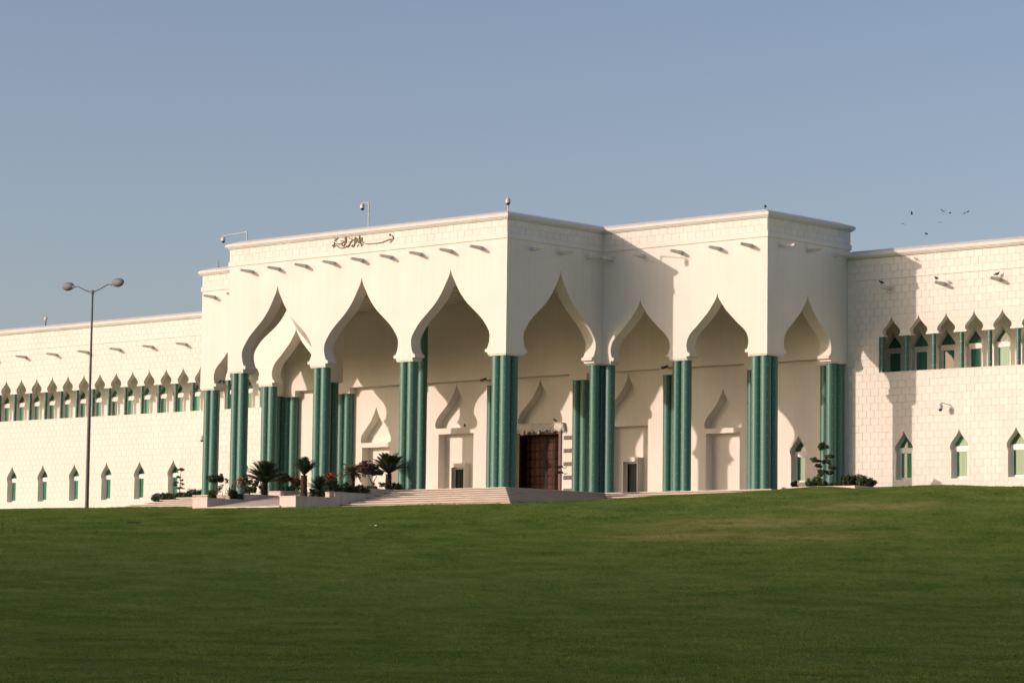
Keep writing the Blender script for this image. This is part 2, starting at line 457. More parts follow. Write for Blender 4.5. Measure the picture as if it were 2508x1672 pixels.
# blades of grass standing on the lawn in front of the palace
def grass_blades(n=230000, blades=5):
    rg = np.random.default_rng(11)
    um, u0, u1 = 196., 52., 196.
    # density falls off with distance: sample u uniformly in u**1.15
    u = (u0**1.25 + rg.random(n)*(u1**1.25-u0**1.25))**(1/1.25)
    v = (rg.random(n)*2-1)*(.20*u+3)
    x = CAM.x + u*_u.x + v*_v.x; y = CAM.y + u*_u.y + v*_v.y
    e = 7.3
    inside = (y > 18.1) | ((x > -27.0-e) & (x < 0.2+e) & (y > -e-.1)) | ((x > -41-e) & (x < 13.8+e) & (y > 9.5-e)) | ((x > -18.6) & (x < -8.3) & (y > -10.5)) | ((x > 13.9) & (x < 19.8) & (y > 10.8)) | ((x < -41) & (x > -47.6) & (y > 12.3))
    ok = ~inside
    x, y, u = x[ok], y[ok], u[ok]
    z = TF(x, y) - .012
    n = len(x)
    x = np.repeat(x, blades); y = np.repeat(y, blades); z = np.repeat(z, blades); u = np.repeat(u, blades)
    N_ = n*blades
    k = .8 + u/150.
    x += rg.normal(0, .05, N_)*k; y += rg.normal(0, .05, N_)*k
    a = rg.random(N_)*2*np.pi; h = rg.uniform(.028, .062, N_)*k; w = rg.uniform(.006, .013, N_)*k
    def vnoise(cell):                                   # smooth value noise over the ground
        g_ = rg.random((512, 512)); gx = x/cell; gy = y/cell
        i0 = np.floor(gx).astype(int); j0 = np.floor(gy).astype(int); fx = gx-i0; fy = gy-j0
        fx = fx*fx*(3-2*fx); fy = fy*fy*(3-2*fy); q = lambda i, j: g_[i % 512, j % 512]
        return (q(i0, j0)*(1-fx)+q(i0+1, j0)*fx)*(1-fy) + (q(i0, j0+1)*(1-fx)+q(i0+1, j0+1)*fx)*fy
    tall = .5*vnoise(.55) + .3*vnoise(1.7) + .2*vnoise(5.)
    h *= np.clip(.35 + 1.5*(tall-.25), .35, 1.7)
    lx = rg.normal(0, .35, N_)*h; ly = rg.normal(0, .35, N_)*h
    P = np.empty((N_, 3, 3), np.float32)
    P[:, 0] = np.c_[x-np.cos(a)*w, y-np.sin(a)*w, z]; P[:, 1] = np.c_[x+np.cos(a)*w, y+np.sin(a)*w, z]; P[:, 2] = np.c_[x+lx, y+ly, z+h]
    g = bpy.data.meshes.new('grass')
    g.vertices.add(N_*3); g.vertices.foreach_set('co', P.ravel())
    g.loops.add(N_*3); g.loops.foreach_set('vertex_index', np.arange(N_*3, dtype=np.int32))
    g.polygons.add(N_); g.polygons.foreach_set('loop_start', np.arange(0, N_*3, 3, dtype=np.int32))
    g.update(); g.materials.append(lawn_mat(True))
    o = link('grass', g, kind='stuff')
    tag(o, 'short mown grass covering the slope below the palace', 'grass')
grass_blades()

# ------------------------------------------------------------------ palace dimensions
XC = -13.4                           # axis of symmetry
def mx(x): return 2*XC - x
D1, D2 = 9.565, 8.64
YE = D1 + D2                         # wing front plane
WC = 13.81
T = .90                              # arcade wall thickness
ZT, ZCB, ZST, ZCAP, ZFL = 17.90, 17.28, 16.05, 8.46, -.15
A_PROF = catmull([(0, 14.42), (.13, 14.0), (.44, 13.45), (.90, 12.74), (1.52, 12.06), (2.25, 11.47), (2.84, 10.97), (3.28, 10.45), (3.51, 10.10), (3.575, 9.82), (3.56, 9.50), (3.48, 9.20), (3.33, 8.93)], 4)
C_PROF = catmull([(0, 12.74), (.11, 12.36), (.42, 11.92), (.74, 11.52), (1.14, 11.14), (1.66, 10.66), (2.12, 10.29), (2.42, 9.93), (2.55, 9.50), (2.535, 9.22), (2.44, 8.93)], 4)
def arch_outline(prof, cx, mold_in, back):
    """points from left springing over the apex to right springing, with the moulding steps"""
    r = [(cx + w, z) for w, z in prof]
    w_e = prof[-1][0]
    r += [(cx + w_e - mold_in, 8.925), (cx + w_e - mold_in, 8.72), (cx + w_e - mold_in + back, 8.71), (cx + w_e - mold_in + back, 8.55)]
    l = [(2*cx - x, z) for x, z in reversed(r)]
    return l + r[1:]
def arcade_outline(u0, u1, arches, prof, zt, mold=.15, back=.24):
    pts = [(u0, 8.55)]
    for a in arches: pts += arch_outline(prof, a, mold, back)
    pts += [(u1, 8.55), (u1, zt), (u0, zt)]
    return pts

portico = empty('palace_portico', (XC, 0, 0), 'tall cream entrance pavilion with onion arches on green columns', 'building')
PP = portico
_inv = Matrix.Translation((-XC, 0, 0))
def part(mb, name, mat, parent=None, smooth=None, kind=None):
    """part of the pavilion, geometry given in world coordinates"""
    mb.v = [(x-XC, y, z) for x, y, z in mb.v]
    return mb.obj(name, mat, parent or PP, smooth, kind=kind)

# arcade walls: long front, short flanks, stepped-back wings
A_ARCH = [XC-8.36, XC, XC+8.36]
mb = MB(); plate(mb, arcade_outline(2*XC, 0, A_ARCH, A_PROF, ZCB), front(0), 0, T); part(mb, 'arcade_wall', M['plaster'])
B_out = arcade_outline(T, D1, [5.24], A_PROF, ZCB)
mb = MB(); plate(mb, B_out, side_r(0), 0, T); part(mb, 'arcade_wall', M['plaster'])
mb = MB(); plate(mb, B_out, side_l(2*XC), 0, T); part(mb, 'arcade_wall', M['plaster'])
C_out = arcade_outline(-T, WC, [3.228, 9.747], C_PROF, ZCB)
mb = MB(); plate(mb, C_out, front(D1), 0, T); part(mb, 'arcade_wall', M['plaster'])
mb = MB(); plate(mb, [(mx(u), z) for u, z in C_out], front(D1), 0, T); part(mb, 'arcade_wall', M['plaster'])
D_out = arcade_outline(D1+T, YE, [13.87], C_PROF, ZCB)
mb = MB(); plate(mb, D_out, side_r(WC), 0, T); part(mb, 'arcade_wall', M['plaster'])
mb = MB(); plate(mb, D_out, side_l(mx(WC)), 0, T); part(mb, 'arcade_wall', M['plaster'])

# swept mouldings
def sweep(mb, path, prof, closed=False):
    n = len(path); P = [Vector(p) for p in path]
    offs = []
    for i in range(n):
        def nrm(a, b):
            d = (b-a).normalized(); return Vector((d.y, -d.x))
        if 0 < i < n-1:
            n1 = nrm(P[i-1], P[i]); n2 = nrm(P[i], P[i+1]); mvec = (n1+n2); mvec = mvec / max(mvec.dot(n1), .2)
        elif i == 0: mvec = nrm(P[0], P[1])
        else: mvec = nrm(P[-2], P[-1])
        offs.append(mvec)
    k = len(prof); v = []; f = []
    for i in range(n):
        for o, z in prof: v.append((P[i].x + offs[i].x*o, P[i].y + offs[i].y*o, z))
    for i in range(n-1):
        for j in range(k): f.append((i*k+j, (i+1)*k+j, (i+1)*k+(j+1) % k, i*k+(j+1) % k))
    f.append(tuple(range(k))); f.append(tuple((n-1)*k+j for j in reversed(range(k))))
    return mb.add(v, f)
YB = YE+.30
OUT = [(XC, YB), (mx(WC), YB), (mx(WC), D1), (2*XC, D1), (2*XC, 0), (0, 0), (0, D1), (WC, D1), (WC, YB), (XC+.001, YB)]
CORN = [(-.9, 17.285), (.10, 17.285), (.12, 17.345), (.19, 17.36), (.19, 17.42), (.26, 17.435), (.26, 17.59), (.24, 17.61), (.22, 17.64), (-.55, 17.91), (-.9, 17.91)]
segs = [(OUT[i], OUT[i+1]) for i in range(len(OUT)-1)]
mb = MB(); sweep(mb, OUT, CORN); part(mb, 'cornice', M['trim'])
BAND = [(-.05, 16.06), (.065, 16.06), (.075, 16.09), (.075, 16.37), (.05, 16.405), (-.05, 16.405)]
mb = MB(); sweep(mb, OUT, BAND); part(mb, 'string_band', M['plaster'])
# upper body of the pavilion behind the stepped-back flanks
mb = MB(); mb.box(mx(WC), WC, YE+.002, YB, 9.202, 17.28); part(mb, 'upper_wall', M['plaster'])
mb = MB(); mb.box(2*XC+.9, -.9, .9, D1+.9, 16.7, 16.95); mb.box(mx(WC)+.9, WC-.9, D1+.902, YE, 16.7, 16.95); part(mb, 'roof', M['roofing'])
# ceiling of the porch with deep beams
ceil = MB(); ceil.box(2*XC+T, -T, T, D1+T, 14.95, 15.15); ceil.box(mx(WC)+T, WC-T, D1+T+.002, 17.6, 14.95, 15.15)
ceil = part(ceil, 'ceiling', M['plaster'])
beam_a = MB().box(2*XC+T-XC, -T-XC, -.2, .2, 14.62, 14.95).mesh('ceiling_beam', M['plaster'])
beam_b = MB().box(mx(WC)+T-XC, WC-T-XC, -.2, .2, 14.62, 14.95).mesh('ceiling_beam', M['plaster'])
for k in range(6): link('ceiling_beam', beam_a, ceil, (0, 2.0+1.45*k, -.003))
for k in range(5): link('ceiling_beam', beam_b, ceil, (0, 11.3+1.45*k, -.003))

# frieze of two courses of blocks
BH = .436
blk_cache = {}
def block_mesh(L, h, dep=.05):
    k = (round(L, 3), round(h, 3), dep)
    if k not in blk_cache:
        b = .008
        x0, x1, z0, z1 = 0, L, 0, h
        v = [(x0, 0, z0), (x1, 0, z0), (x1, 0, z1), (x0, 0, z1), (x0, -dep+b, z0), (x1, -dep+b, z0), (x1, -dep+b, z1), (x0, -dep+b, z1),
             (x0+b, -dep, z0+b), (x1-b, -dep, z0+b), (x1-b, -dep, z1-b), (x0+b, -dep, z1-b)]
        f = [(8, 9, 10, 11)] + [(a, b_, d, c) for a, b_, c, d in ((4, 5, 8, 9), (5, 6, 9, 10), (6, 7, 10, 11), (7, 4, 11, 8))] + [(0, 1, 5, 4), (1, 2, 6, 5), (2, 3, 7, 6), (3, 0, 4, 7)]
        blk_cache[k] = MB().add(v, f).mesh('stone_block', M['stone'])
    return blk_cache[k]
rnd = random.Random(3)
FW, GAP = .68, .010
def frieze(origin, direction, length):
    d = Vector(direction); ang = math.atan2(d.y, d.x)
    for row in range(2):
        z0 = 16.41 + row*BH
        n = max(1, round(length/FW)); w = length/n
        edges = [i*w for i in range(n+1)] if row else [0] + [(i+.5)*w for i in range(n)] + [length]
        for a, b_ in zip(edges[:-1], edges[1:]):
            o = link('stone_block', block_mesh(b_-a-GAP, BH-GAP, .03), PP,
                     (origin[0]+d.x*(a+GAP/2)-XC, origin[1]+d.y*(a+GAP/2), z0+GAP/2), (0, 0, ang))
for p, q in segs[1:-1]:
    v = Vector(q)-Vector(p); frieze(p, v.normalized(), v.length)

# ------------------------------------------------------------------ columns
def column_mesh(r, h, n=28):
    mb = MB(); mb.loft([(0, 0, 0), (0, 0, .0), (0, 0, h)], [r, r, r], n)
    return mb.mesh('column', M['green'], 40)
def stud_mesh(r, h, pitch, nang, size):
    mb = MB(); k = 0; z = pitch*.4
    while z < h-.1:
        for a in range(nang):
            th = 2*PI*(a + .5*(k % 2))/nang; c = Vector((r*math.cos(th), r*math.sin(th), z))
            e = Vector((math.cos(th), math.sin(th), 0)); t = Vector((-math.sin(th), math.cos(th), 0))
            mb.add([c+t*size, c+Vector((0, 0, size)), c-t*size, c-Vector((0, 0, size)), c+e*size*.8], [(0, 1, 4), (1, 2, 4), (2, 3, 4), (3, 0, 4)])
        z += pitch; k += 1
    return mb.mesh('studs', M['stud'])
CR = .345
H1 = ZCAP - ZFL
cm, smh = column_mesh(CR, H1), stud_mesh(CR, H1, .375, 3, .022)
H2 = 8.42 - ZFL
cm2, sm2 = column_mesh(CR, H2), stud_mesh(CR, H2, .375, 3, .022)
H3 = 14.62 - ZFL
cm3, sm3 = column_mesh(.34, H3), stud_mesh(.34, H3, .375, 3, .022)
def col(x, y, which=0):
    c_, s_ = ((cm, smh), (cm2, sm2), (cm3, sm3))[which]
    o = link('column', c_, PP, (x-XC, y, ZFL), (0, 0, rnd.uniform(0, .5)))
    link('studs', s_, o, kind='stuff')
both = lambda l: [(x, y) for x, y in l] + [(mx(x), y) for x, y in l]
S = .36
cA = both([(-.45, .45), (-.45-2*S, .45), (-.45, .45+2*S), (-9.22-S, .45), (-9.22+S, .45),
           (-.45, D1+.45), (-.45, D1+.45-2*S), (-.45+2*S, D1+.45),
           (6.487-S, D1+.45), (6.487+S, D1+.45), (WC-.45, D1+.45), (WC-.45-2*S, D1+.45), (WC-.45, D1+.45+2*S), (WC-.45, YE-.42), (WC-.45, YE-.42-2*S)])
for x, y in cA: col(x, y)
cB = both([(-.86-S, 17.93), (-.86+S, 17.93), (6.487-S, 17.93), (6.487+S, 17.93), (12.6-S, 17.93), (12.6+S, 17.93), (-9.22-S, 17.93), (-9.22+S, 17.93)])
for x, y in cB: col(x, y, 1)
for x, y in both([(-9.22-S, 9.95), (-9.22+S, 9.95)]): col(x, y, 2)

# abacus slabs under the piers
def abacus(boxes):
    mb = MB()
    for x0, x1, y0, y1 in boxes:
        mb.box(x0, x1, y0, y1, 8.46, 8.548)
    part(mb, 'abacus', M['trim'])
e = .06
def mxb(b): return (mx(b[1]), mx(b[0]), b[2], b[3])
LA = [[(-1.58, -e, e, .84), (-.84, -e, .842, 1.58)],
      [(-9.22-.76, -9.22+.76, e, .84)],
      [(-.84, .66, D1+e, D1+.84), (-.84, -e, D1-.7, D1+e-.002)],
      [(6.487-.76, 6.487+.76, D1+e, D1+.84)],
      [(WC-1.58, WC-e, D1+e, D1+.84), (WC-.84, WC-e, D1+.842, D1+1.58)],
      [(WC-.84, WC-e, YE-1.58, YE-.02)]]
for l in LA:
    abacus(l); abacus([mxb(b) for b in l])

# water spouts
spm = MB().add([(-.13, 0, -.10), (.13, 0, -.10), (.13, 0, .12), (-.13, 0, .12), (-.085, -1.1, -.02), (.085, -1.1, -.02), (.085, -1.1, .12), (-.085, -1.1, .12)],
               [(0, 1, 2, 3), (4, 7, 6, 5), (0, 4, 5, 1), (1, 5, 6, 2), (2, 6, 7, 3), (3, 7, 4, 0)])
spm.box(-.035, .035, -1.13, -1.10, .03, .09)
spm = spm.mesh('water_spout', M['spout'])
def spout(parent, x, y, z, rz=0):
    p = parent.location
    return link('water_spout', spm, parent, (x-p.x, y-p.y, z-p.z), (0, 0, rz))
for k in range(9): spout(PP, XC + (k-4)*2.77, 0, 15.55)
for x in (.75, 3.45, 6.65, 9.85, 12.45):
    spout(PP, x, D1, 15.55); spout(PP, mx(x), D1, 15.55)
for y in (2.41, 5.2, 7.9): spout(PP, 0, y, 15.55, PI/2); spout(PP, 2*XC, y, 15.55, -PI/2)
for y in (11.0, 13.86, 16.8): spout(PP, WC, y, 15.55, PI/2); spout(PP, mx(WC), y, 15.55, -PI/2)

# ------------------------------------------------------------------ back wall of the porch, with niches
bays = [XC-16.8, XC-8.36, XC, XC+8.36, XC+16.8]
def niche_outline(cx, apex, spring, hw):
    h = apex-spring
    pr = catmull([(0, 1), (.05, .88), (.15, .74), (.32, .55), (.55, .37), (.80, .20), (.95, .06), (1.0, -.06), (.97, -.15)], 5)
    r = [(cx + w*hw, spring + q*h) for w, q in pr]
    r.append((cx+hw*.93, spring-.155*h - .02))
    l = [(2*cx-x, z) for x, z in reversed(r)]
    return l + r[1:]
holes = []
for k, b in enumerate(bays):
    big = k in (1, 2, 3)
    if big: holes.append(niche_outline(b, 8.76, 5.93, 2.16))
    else: holes.append(niche_outline(b, 7.42, 5.02, 1.62))
    if k == 2: holes.append([(b-2.13, -.1), (b+2.13, -.1), (b+2.13, 4.86), (b-2.13, 4.86)])
    elif big: holes.append([(b-1.79, -.1), (b+1.79, -.1), (b+1.79, 5.04), (b-1.79, 5.04)])
    else: holes.append([(b-1.47, -.1), (b+1.47, -.1), (b+1.47, 4.28), (b-1.47, 4.28)])

# windows shared by the porch back wall and the wings: local z relative to the springing
W_OG = catmull([(0, 1.06), (.05, .95), (.13, .80), (.27, .60), (.45, .40), (.60, .21), (.685, .04), (.705, -.08), (.68, -.18), (.63, -.235)], 3)
def win_outline(cx, zs, zb):
    r = [(cx+w, zs+z) for w, z in W_OG] + [(cx+.645, zs-.25), (cx+.645, zs-.33), (cx+.60, zs-.34), (cx+.60, zb)]
    l = [(2*cx-x, z) for x, z in reversed(r)]
    return l + r[1:]
def ogee_pane():
    pr = [(w*.97, z-.01) for w, z in W_OG if z > .0] + [(.64, .0)]
    return [(-w, z) for w, z in reversed(pr)] + pr[1:]
win_cache = {}
def window(parent, cx, yg, zs, zb, zf=None):
    """white frame with an ogee light over a rectangular light; yg = glass plane"""
    key = round(zb-zs, 3)
    if key not in win_cache:
        f = MB(); b = zb-zs
        f.box(-.64, .64, -.07, .03, -.36, -.002)                    # transom
        f.box(-.60, -.46, -.05, .03, b+.14, -.362); f.box(.46, .60, -.05, .03, b+.14, -.362); f.box(-.60, .60, -.05, .05, b, b+.139)
        fm = f.mesh('window', M['white'])
        up_ = plate(MB(), ogee_pane(), lambda u, z, d: (u, d, z), .04, .06).mesh('pane', M['glass'])
        lo_ = MB().box(-.459, .459, 0, .02, b+.14, -.361).mesh('pane', M['glass'])
        win_cache[key] = (fm, up_, lo_)
    fm, up_, lo_ = win_cache[key]; p = parent.location
    w = link('window', fm, parent, (cx-p.x, yg-p.y, zs-p.z))
    link('pane', up_, w); link('pane', lo_, w)
    return w
WZ = 2.87
for xw in (9.82, mx(9.82)): holes.append(win_outline(xw, WZ, .80))
mb = MB()
bo = [(mx(WC), -.14), (WC, -.14), (WC, 9.2), (mx(WC), 9.2)]
plate(mb, bo, front(YE+.001), 0, .75, holes); part(mb, 'back_wall', M['plaster'])
mb = MB(); mb.box(mx(WC)+T, WC-T, 17.56, 18.2-.002, 8.88, 15.15)                     # thicker wall above
for x in (-.86, 6.487, 12.6, -9.22): 
    for xx in (x, mx(x)): mb.box(xx-.82, xx+.82, 17.56, 18.2-.004, 8.42, 8.878)
part(mb, 'upper_back_wall', M['plaster'])
mb = MB()
for k, b in enumerate(bays):
    hw = 2.3
    z0 = 4.95 if k == 2 else -.14
    mb.box(b-hw, b+hw, 18.952, 19.1, z0, 8.85)
part(mb, 'niche_back', M['plaster'])
for xw in (9.82, mx(9.82)): window(PP, xw, 18.75, WZ, .80)

# two side doors: boxed surround with dark glass
for b in (bays[1], bays[3]):
    mb = MB(); plate(mb, [(b-.72, -.14), (b+.72, -.14), (b+.72, 2.86), (b-.72, 2.86)], front(18.42), 0, .53, [[(b-.62, -.2), (b+.62, -.2), (b+.62, 2.56), (b-.62, 2.56)]])
    o = part(mb, 'door_surround', M['plaster'])
    f = MB(); f.box(b-.619, b-.51, 18.74, 18.84, -.14, 2.558); f.box(b+.51, b+.619, 18.74, 18.84, -.14, 2.558); f.box(b-.51, b+.51, 18.74, 18.84, 2.44, 2.558)
    part(f, 'door_frame', M['white'], o)
    part(MB().box(b-.51, b+.51, 18.78, 18.80, -.14, 2.44), 'door_glass', M['darkglass'], o)

# the great carved door
mb = MB()
yd = 19.02
mb.box(XC-2.08, XC-.02, yd, yd+.1, -.13, 4.84); mb.box(XC+.02, XC+2.08, yd, yd+.1, -.13, 4.84); mb.box(XC-.05, XC+.05, yd-.07, yd+.0, -.13, 4.84)
for s in (-1, 1):
    for k in range(5):
        x = XC + s*(.06+.505*k); mb.box(min(x, x+s*.09), max(x, x+s*.09), yd-.055, yd-.002, -.13, 4.84)
    for k in range(9):
        z = -.1 + .605*k; mb.box(min(XC+s*.055, XC+s*2.08), max(XC+s*.055, XC+s*2.08), yd-.05, yd-.004, z, z+.10)
door = part(mb, 'carved_door', M['wood'])
pm = MB()
pm.box(-.195, .195, -.035, 0, -.235, .235)
pm.loft([(0, -.035, 0), (0, -.075, 0)], [.14, .06], 8); pm.box(-.15, .15, -.05, -.036, .15, .19); pm.box(-.15, .15, -.05, -.036, -.19, -.15)
pm = pm.mesh('door_panel', M['woodpanel'])
for s in (-1, 1):
    for k in range(4):
        for r_ in range(8):
            link('door_panel', pm, door, (s*(.06+.505*k+.09+.2075), yd-.002, -.1+.605*r_+.10+.2525))
mb = MB()
for s_ in (-1, 1): mb.box(min(XC+s_*1.92, XC+s_*2.127), max(XC+s_*1.92, XC+s_*2.127), 18.36, 19.0, -.13, 4.69)
mb.box(XC-1.92, XC+1.92, 18.36, 19.0, 4.7, 4.854); part(mb, 'door_reveal', M['wood'])
mb = MB(); mb.box(XC-2.128, XC-1.9, 18.12, 18.355, -.13, 4.855); mb.box(XC+1.9, XC+2.128, 18.12, 18.355, -.13, 4.855); mb.box(XC-1.899, XC+1.899, 18.16, 18.35, 4.7, 4.856)
part(mb, 'door_casing', M['casing'])
mb = MB(); mb.box(XC-2.13, XC+2.13, 19.13, 19.2, -.13, 4.86); part(mb, 'door_back', M['wood'])
# carved stone hood over the door, ragged lower edge and drooping brackets
mb = MB(); mb.box(XC-2.3, XC+2.3, 17.92, 18.198, 5.06, 5.44)
mb.box(XC-2.36, XC+2.36, 17.86, 18.197, 5.441, 5.50)
x = XC-2.3
while x < XC+2.29:
    w = rnd.uniform(.08, .2); d_ = rnd.choice((.05, .12, .2, .34))*rnd.uniform(.7, 1.2); x1 = min(x+w, XC+2.3)
    mb.add([(x, 17.93, 5.06), (x1, 17.93, 5.06), (x1, 18.19, 5.06), (x, 18.19, 5.06), (x+.01, 17.97, 5.06-d_), (x1-.01, 17.97, 5.06-d_*.8), (x1-.01, 18.15, 5.06-d_*.8), (x+.01, 18.15, 5.06-d_)],
           [(0, 1, 5, 4), (1, 2, 6, 5), (2, 3, 7, 6), (3, 0, 4, 7), (4, 5, 6, 7)])
    x = x1
for s in (-1, 1):
    mb.loft([(XC+s*2.3, 18.05, 5.45), (XC+s*2.38, 18.03, 5.2), (XC+s*2.46, 18.04, 4.95), (XC+s*2.5, 18.1, 4.72)], [(.16, .14), (.15, .14), (.11, .1), (.02, .02)], 6)
part(mb, 'carved_hood', M['carved'])
# dark inlaid bands either side of the door
for s in (-1, 1):
    for z in (.62, 1.55, 2.52, 3.47, 4.40):
        b = MB(); b.box(XC+s*2.98-.62, XC+s*2.98+.62, 18.16, 18.199, z-.14, z+.14); o = part(b, 'inlaid_band', M['blackstone'])
        for k in range(4):
            cx = XC+s*2.98-.46+.31*k
            q = MB(); q.add([(cx-.075, 18.155, z-.02), (cx+.01, 18.155, z-.075), (cx+.07, 18.155, z+.02), (cx-.01, 18.155, z+.08), (cx, 18.12, z)], [(0, 1, 4), (1, 2, 4), (2, 3, 4), (3, 0, 4)])
            part(q, 'carved_rosette', M['rosette'], o)

# ------------------------------------------------------------------ the two wings
GZ0, GAP_P = 7.82, 2.1237
G_PROF = catmull([(0, 11.46), (.05, 11.30), (.14, 11.13), (.27, 10.96), (.43, 10.80), (.58, 10.66), (.67, 10.52), (.685, 10.41), (.66, 10.31), (.60, 10.25)], 3)
def gallery_outline(x0, x1, centres):
    """opening of the gallery: straight below, onion heads above"""
    pts = [(x0, GZ0)] + [(x0, 10.14)]
    for c in centres:
        r = [(c+w, z) for w, z in G_PROF] + [(c+.57, 10.245), (c+.57, 10.141)]
        pts += [(2*c-x, z) for x, z in reversed(r)] + r[1:]
    pts += [(x1, 10.14), (x1, GZ0)]
    return pts
def clip_block(rect, hs):
    x0, x1, z0, z1 = rect
    o = [(x0, z0), (x1, z0), (x1, z1), (x0, z1)]
    return cdt_plate(o, hs)
CH = .4767
BW = .62
def build_wing(xa, xb, sgn, label, n_gal, loc):
    """xa = pavilion end, xb = far end; sgn = +1 extends to +X"""
    wing = empty('palace_wing', loc, label, 'building')
    lx, ly, lz = loc
    def wpart(mb, name, mat, parent=None, kind=None, smooth=None):
        mb.v = [(x-lx, y-ly, z-lz) for x, y, z in mb.v]
        return mb.obj(name, mat, parent or wing, smooth, kind=kind)
    fx = (lambda x: x) if sgn > 0 else mx
    X0, X1 = min(xa, xb), max(xa, xb)
    centres = sorted(fx(17.33 + GAP_P*k) for k in range(n_gal))
    g0, g1 = centres[0]-1.0, centres[-1]+1.0
    wins = [w for w in sorted(fx(9.82+4.245*k) for k in range(1, 12)) if X0+.7 < w < X1-1]
    wh = [win_outline(w, WZ, .80) for w in wins]
    gal = gallery_outline(g0, g1, centres)
    zb = -.9
    core = MB(); plate(core, [(X0, zb), (X1, zb), (X1, 15.36), (X0, 15.36)], front(YE+.03), 0, .36, wh+[gal], 1); wpart(core, 'wall', [M['joint'], M['plaster']])
    # reveals deeper than the skin round the lower windows
    core = MB(); plate(core, [(X0, zb), (X1, zb), (X1, 7.6), (X0, 7.6)], front(YE+.391), 0, .13, wh); wpart(core, 'inner_wall', M['plaster'])
    for w in wins: window(wing, w, YE+.47, WZ, .80)
    # gallery: floor, ceiling, ends, inner wall with its own row of windows
    extra = [fx(17.33-GAP_P)]
    wc_ = sorted(centres+extra); e0 = (g0-2.0 if sgn > 0 else g0-.2); e1 = (g1+2.0 if sgn < 0 else g1+.2)
    gw = [win_outline(c, WZ+6.87, 7.79) for c in wc_]
    g = MB(); g.box(e0, e1, YE+.392, 21.398, 7.4, GZ0-.002); g.box(e0, e1, YE+.392, 21.398, 12.0, 12.3); g.box(e0-.4, e0-.001, YE+.392, 21.398, 7.4, 12.3); g.box(e1+.001, e1+.4, YE+.392, 21.398, 7.4, 12.3)
    wpart(g, 'gallery', M['plaster'])
    g = MB(); plate(g, [(e0-.4, 7.4), (e1+.4, 7.4), (e1+.4, 12.3), (e0-.4, 12.3)], front(21.40), 0, .45, gw); wpart(g, 'gallery_back_wall', M['plaster'])
    for c in wc_: window(wing, c, 21.78, WZ+6.87, 7.79)
    gc = column_mesh(.14, 10.14-GZ0, 16); gs = stud_mesh(.14, 10.14-GZ0, .72, 6, .024)
    for k in range(len(centres)+1):
        x = centres[0]-GAP_P/2+GAP_P*k
        x = min(max(x, g0+.16), g1-.16)
        o = link('gallery_column', gc, wing, (x-lx, YE+.2-ly, GZ0-lz), (0, 0, .35)); link('studs', gs, o, kind='stuff')
    # roof, cornice, string course
    r_ = MB(); r_.box(X0, X1, YE+.4, YE+20, 14.9, 15.1); r_.box(X0, X1, YE+19.6, YE+20, zb, 14.9); xe = X1 if sgn > 0 else X0
    r_.box(xe-.3, xe, YE+.4, YE+19.6, zb, 14.9); wpart(r_, 'roof', M['roofing'])
    path = [(X0, YE), (X1, YE)]
    cz = -1.92
    mbc = MB(); sweep(mbc, path, [(o_, z_+cz+(.06 if z_ > 17.6 else 0)*0) for o_, z_ in CORN]); wpart(mbc, 'cornice', M['trim'])
    mbb = MB(); sweep(mbb, path, [(-.02, 13.93), (.05, 13.93), (.055, 13.95), (.055, 14.02), (.03, 14.03), (-.02, 14.03)]); wpart(mbb, 'string_band', M['plaster'])
    # spouts
    for k in range(9):
        x = fx(17.2+4.2*k)
        if X0 < x < X1: spout(wing, x, YE, 13.28)
    # stone blocks
    rows = [(13.93+CH*k, 13.93+CH*(k+1)) for k in range(3)] + [(13.93-CH*(k+1), 13.93-CH*k) for k in range(31)]
    rows = [(a+.10 if abs(a-13.93) < 1e-6 else a, b_) for a, b_ in rows]
    plain = []; cut = []
    hb = [(min(p[0] for p in h), max(p[0] for p in h), min(p[1] for p in h), max(p[1] for p in h)) for h in wh+[gal]]
    hall = wh+[gal]
    for ri, (za, zc) in enumerate(rows):
        off = (ri % 2)*BW/2
        x = X0 - off
        while x < X1:
            a, b_ = max(x+GAP/2, X0+.004), min(x+BW-GAP/2, X1)
            x += BW
            if b_-a < .05: continue
            rect = (a, b_, za+GAP/2, zc-GAP/2)
            hit = [h for h, q in zip(hall, hb) if q[0]-.02 < b_ and q[1]+.02 > a and q[2]-.02 < rect[3] and q[3]+.02 > rect[2]]
            (cut if hit else plain).append((rect, hit))
    def d2(rc): return (rc[0]-CAM.x)**2 + (YE-CAM.y)**2 + 0*rc[2]
    inview = [q for q in plain if q[0][3] > .35]
    inview.sort(key=lambda q: d2(q[0]))
    if sgn < 0: inview = [q for q in inview if q[0][1] < -43.5]
    else: inview = [q for q in inview if q[0][1] < 28.2]
    single = set(id(q) for q in inview[:290])
    stuff = MB()
    for q in plain:
        a, b_, z0, z1 = q[0]
        if id(q) in single:
            link('stone_block', block_mesh(b_-a, z1-z0, .03), wing, (a-lx, YE+.03-ly, z0-lz))
        else:
            me_ = block_mesh(b_-a, z1-z0, .03)
            stuff.add([(p.co.x+a, p.co.y+YE+.03, p.co.z+z0) for p in me_.vertices], [tuple(pl.vertices) for pl in me_.polygons])
    for rect, hit in cut:
        v, tris = clip_block(rect, hit)
        if not tris: continue
        n = len(v); ffc = []; cnt = {}
        for t in tris:
            ffc.append(tuple(t))
            for i in range(len(t)):
                k = (min(t[i], t[(i+1) % len(t)]), max(t[i], t[(i+1) % len(t)])); cnt.setdefault(k, []).append((t[i], t[(i+1) % len(t)]))
        for k, l in cnt.items():
            if len(l) == 1: ffc.append((l[0][1], l[0][0], l[0][0]+n, l[0][1]+n))
        stuff.add([(x_, YE, z_) for x_, z_ in v] + [(x_, YE+.03, z_) for x_, z_ in v], ffc)
    wpart(stuff, 'stone_blocks', M['stone'], kind='stuff')
    return wing
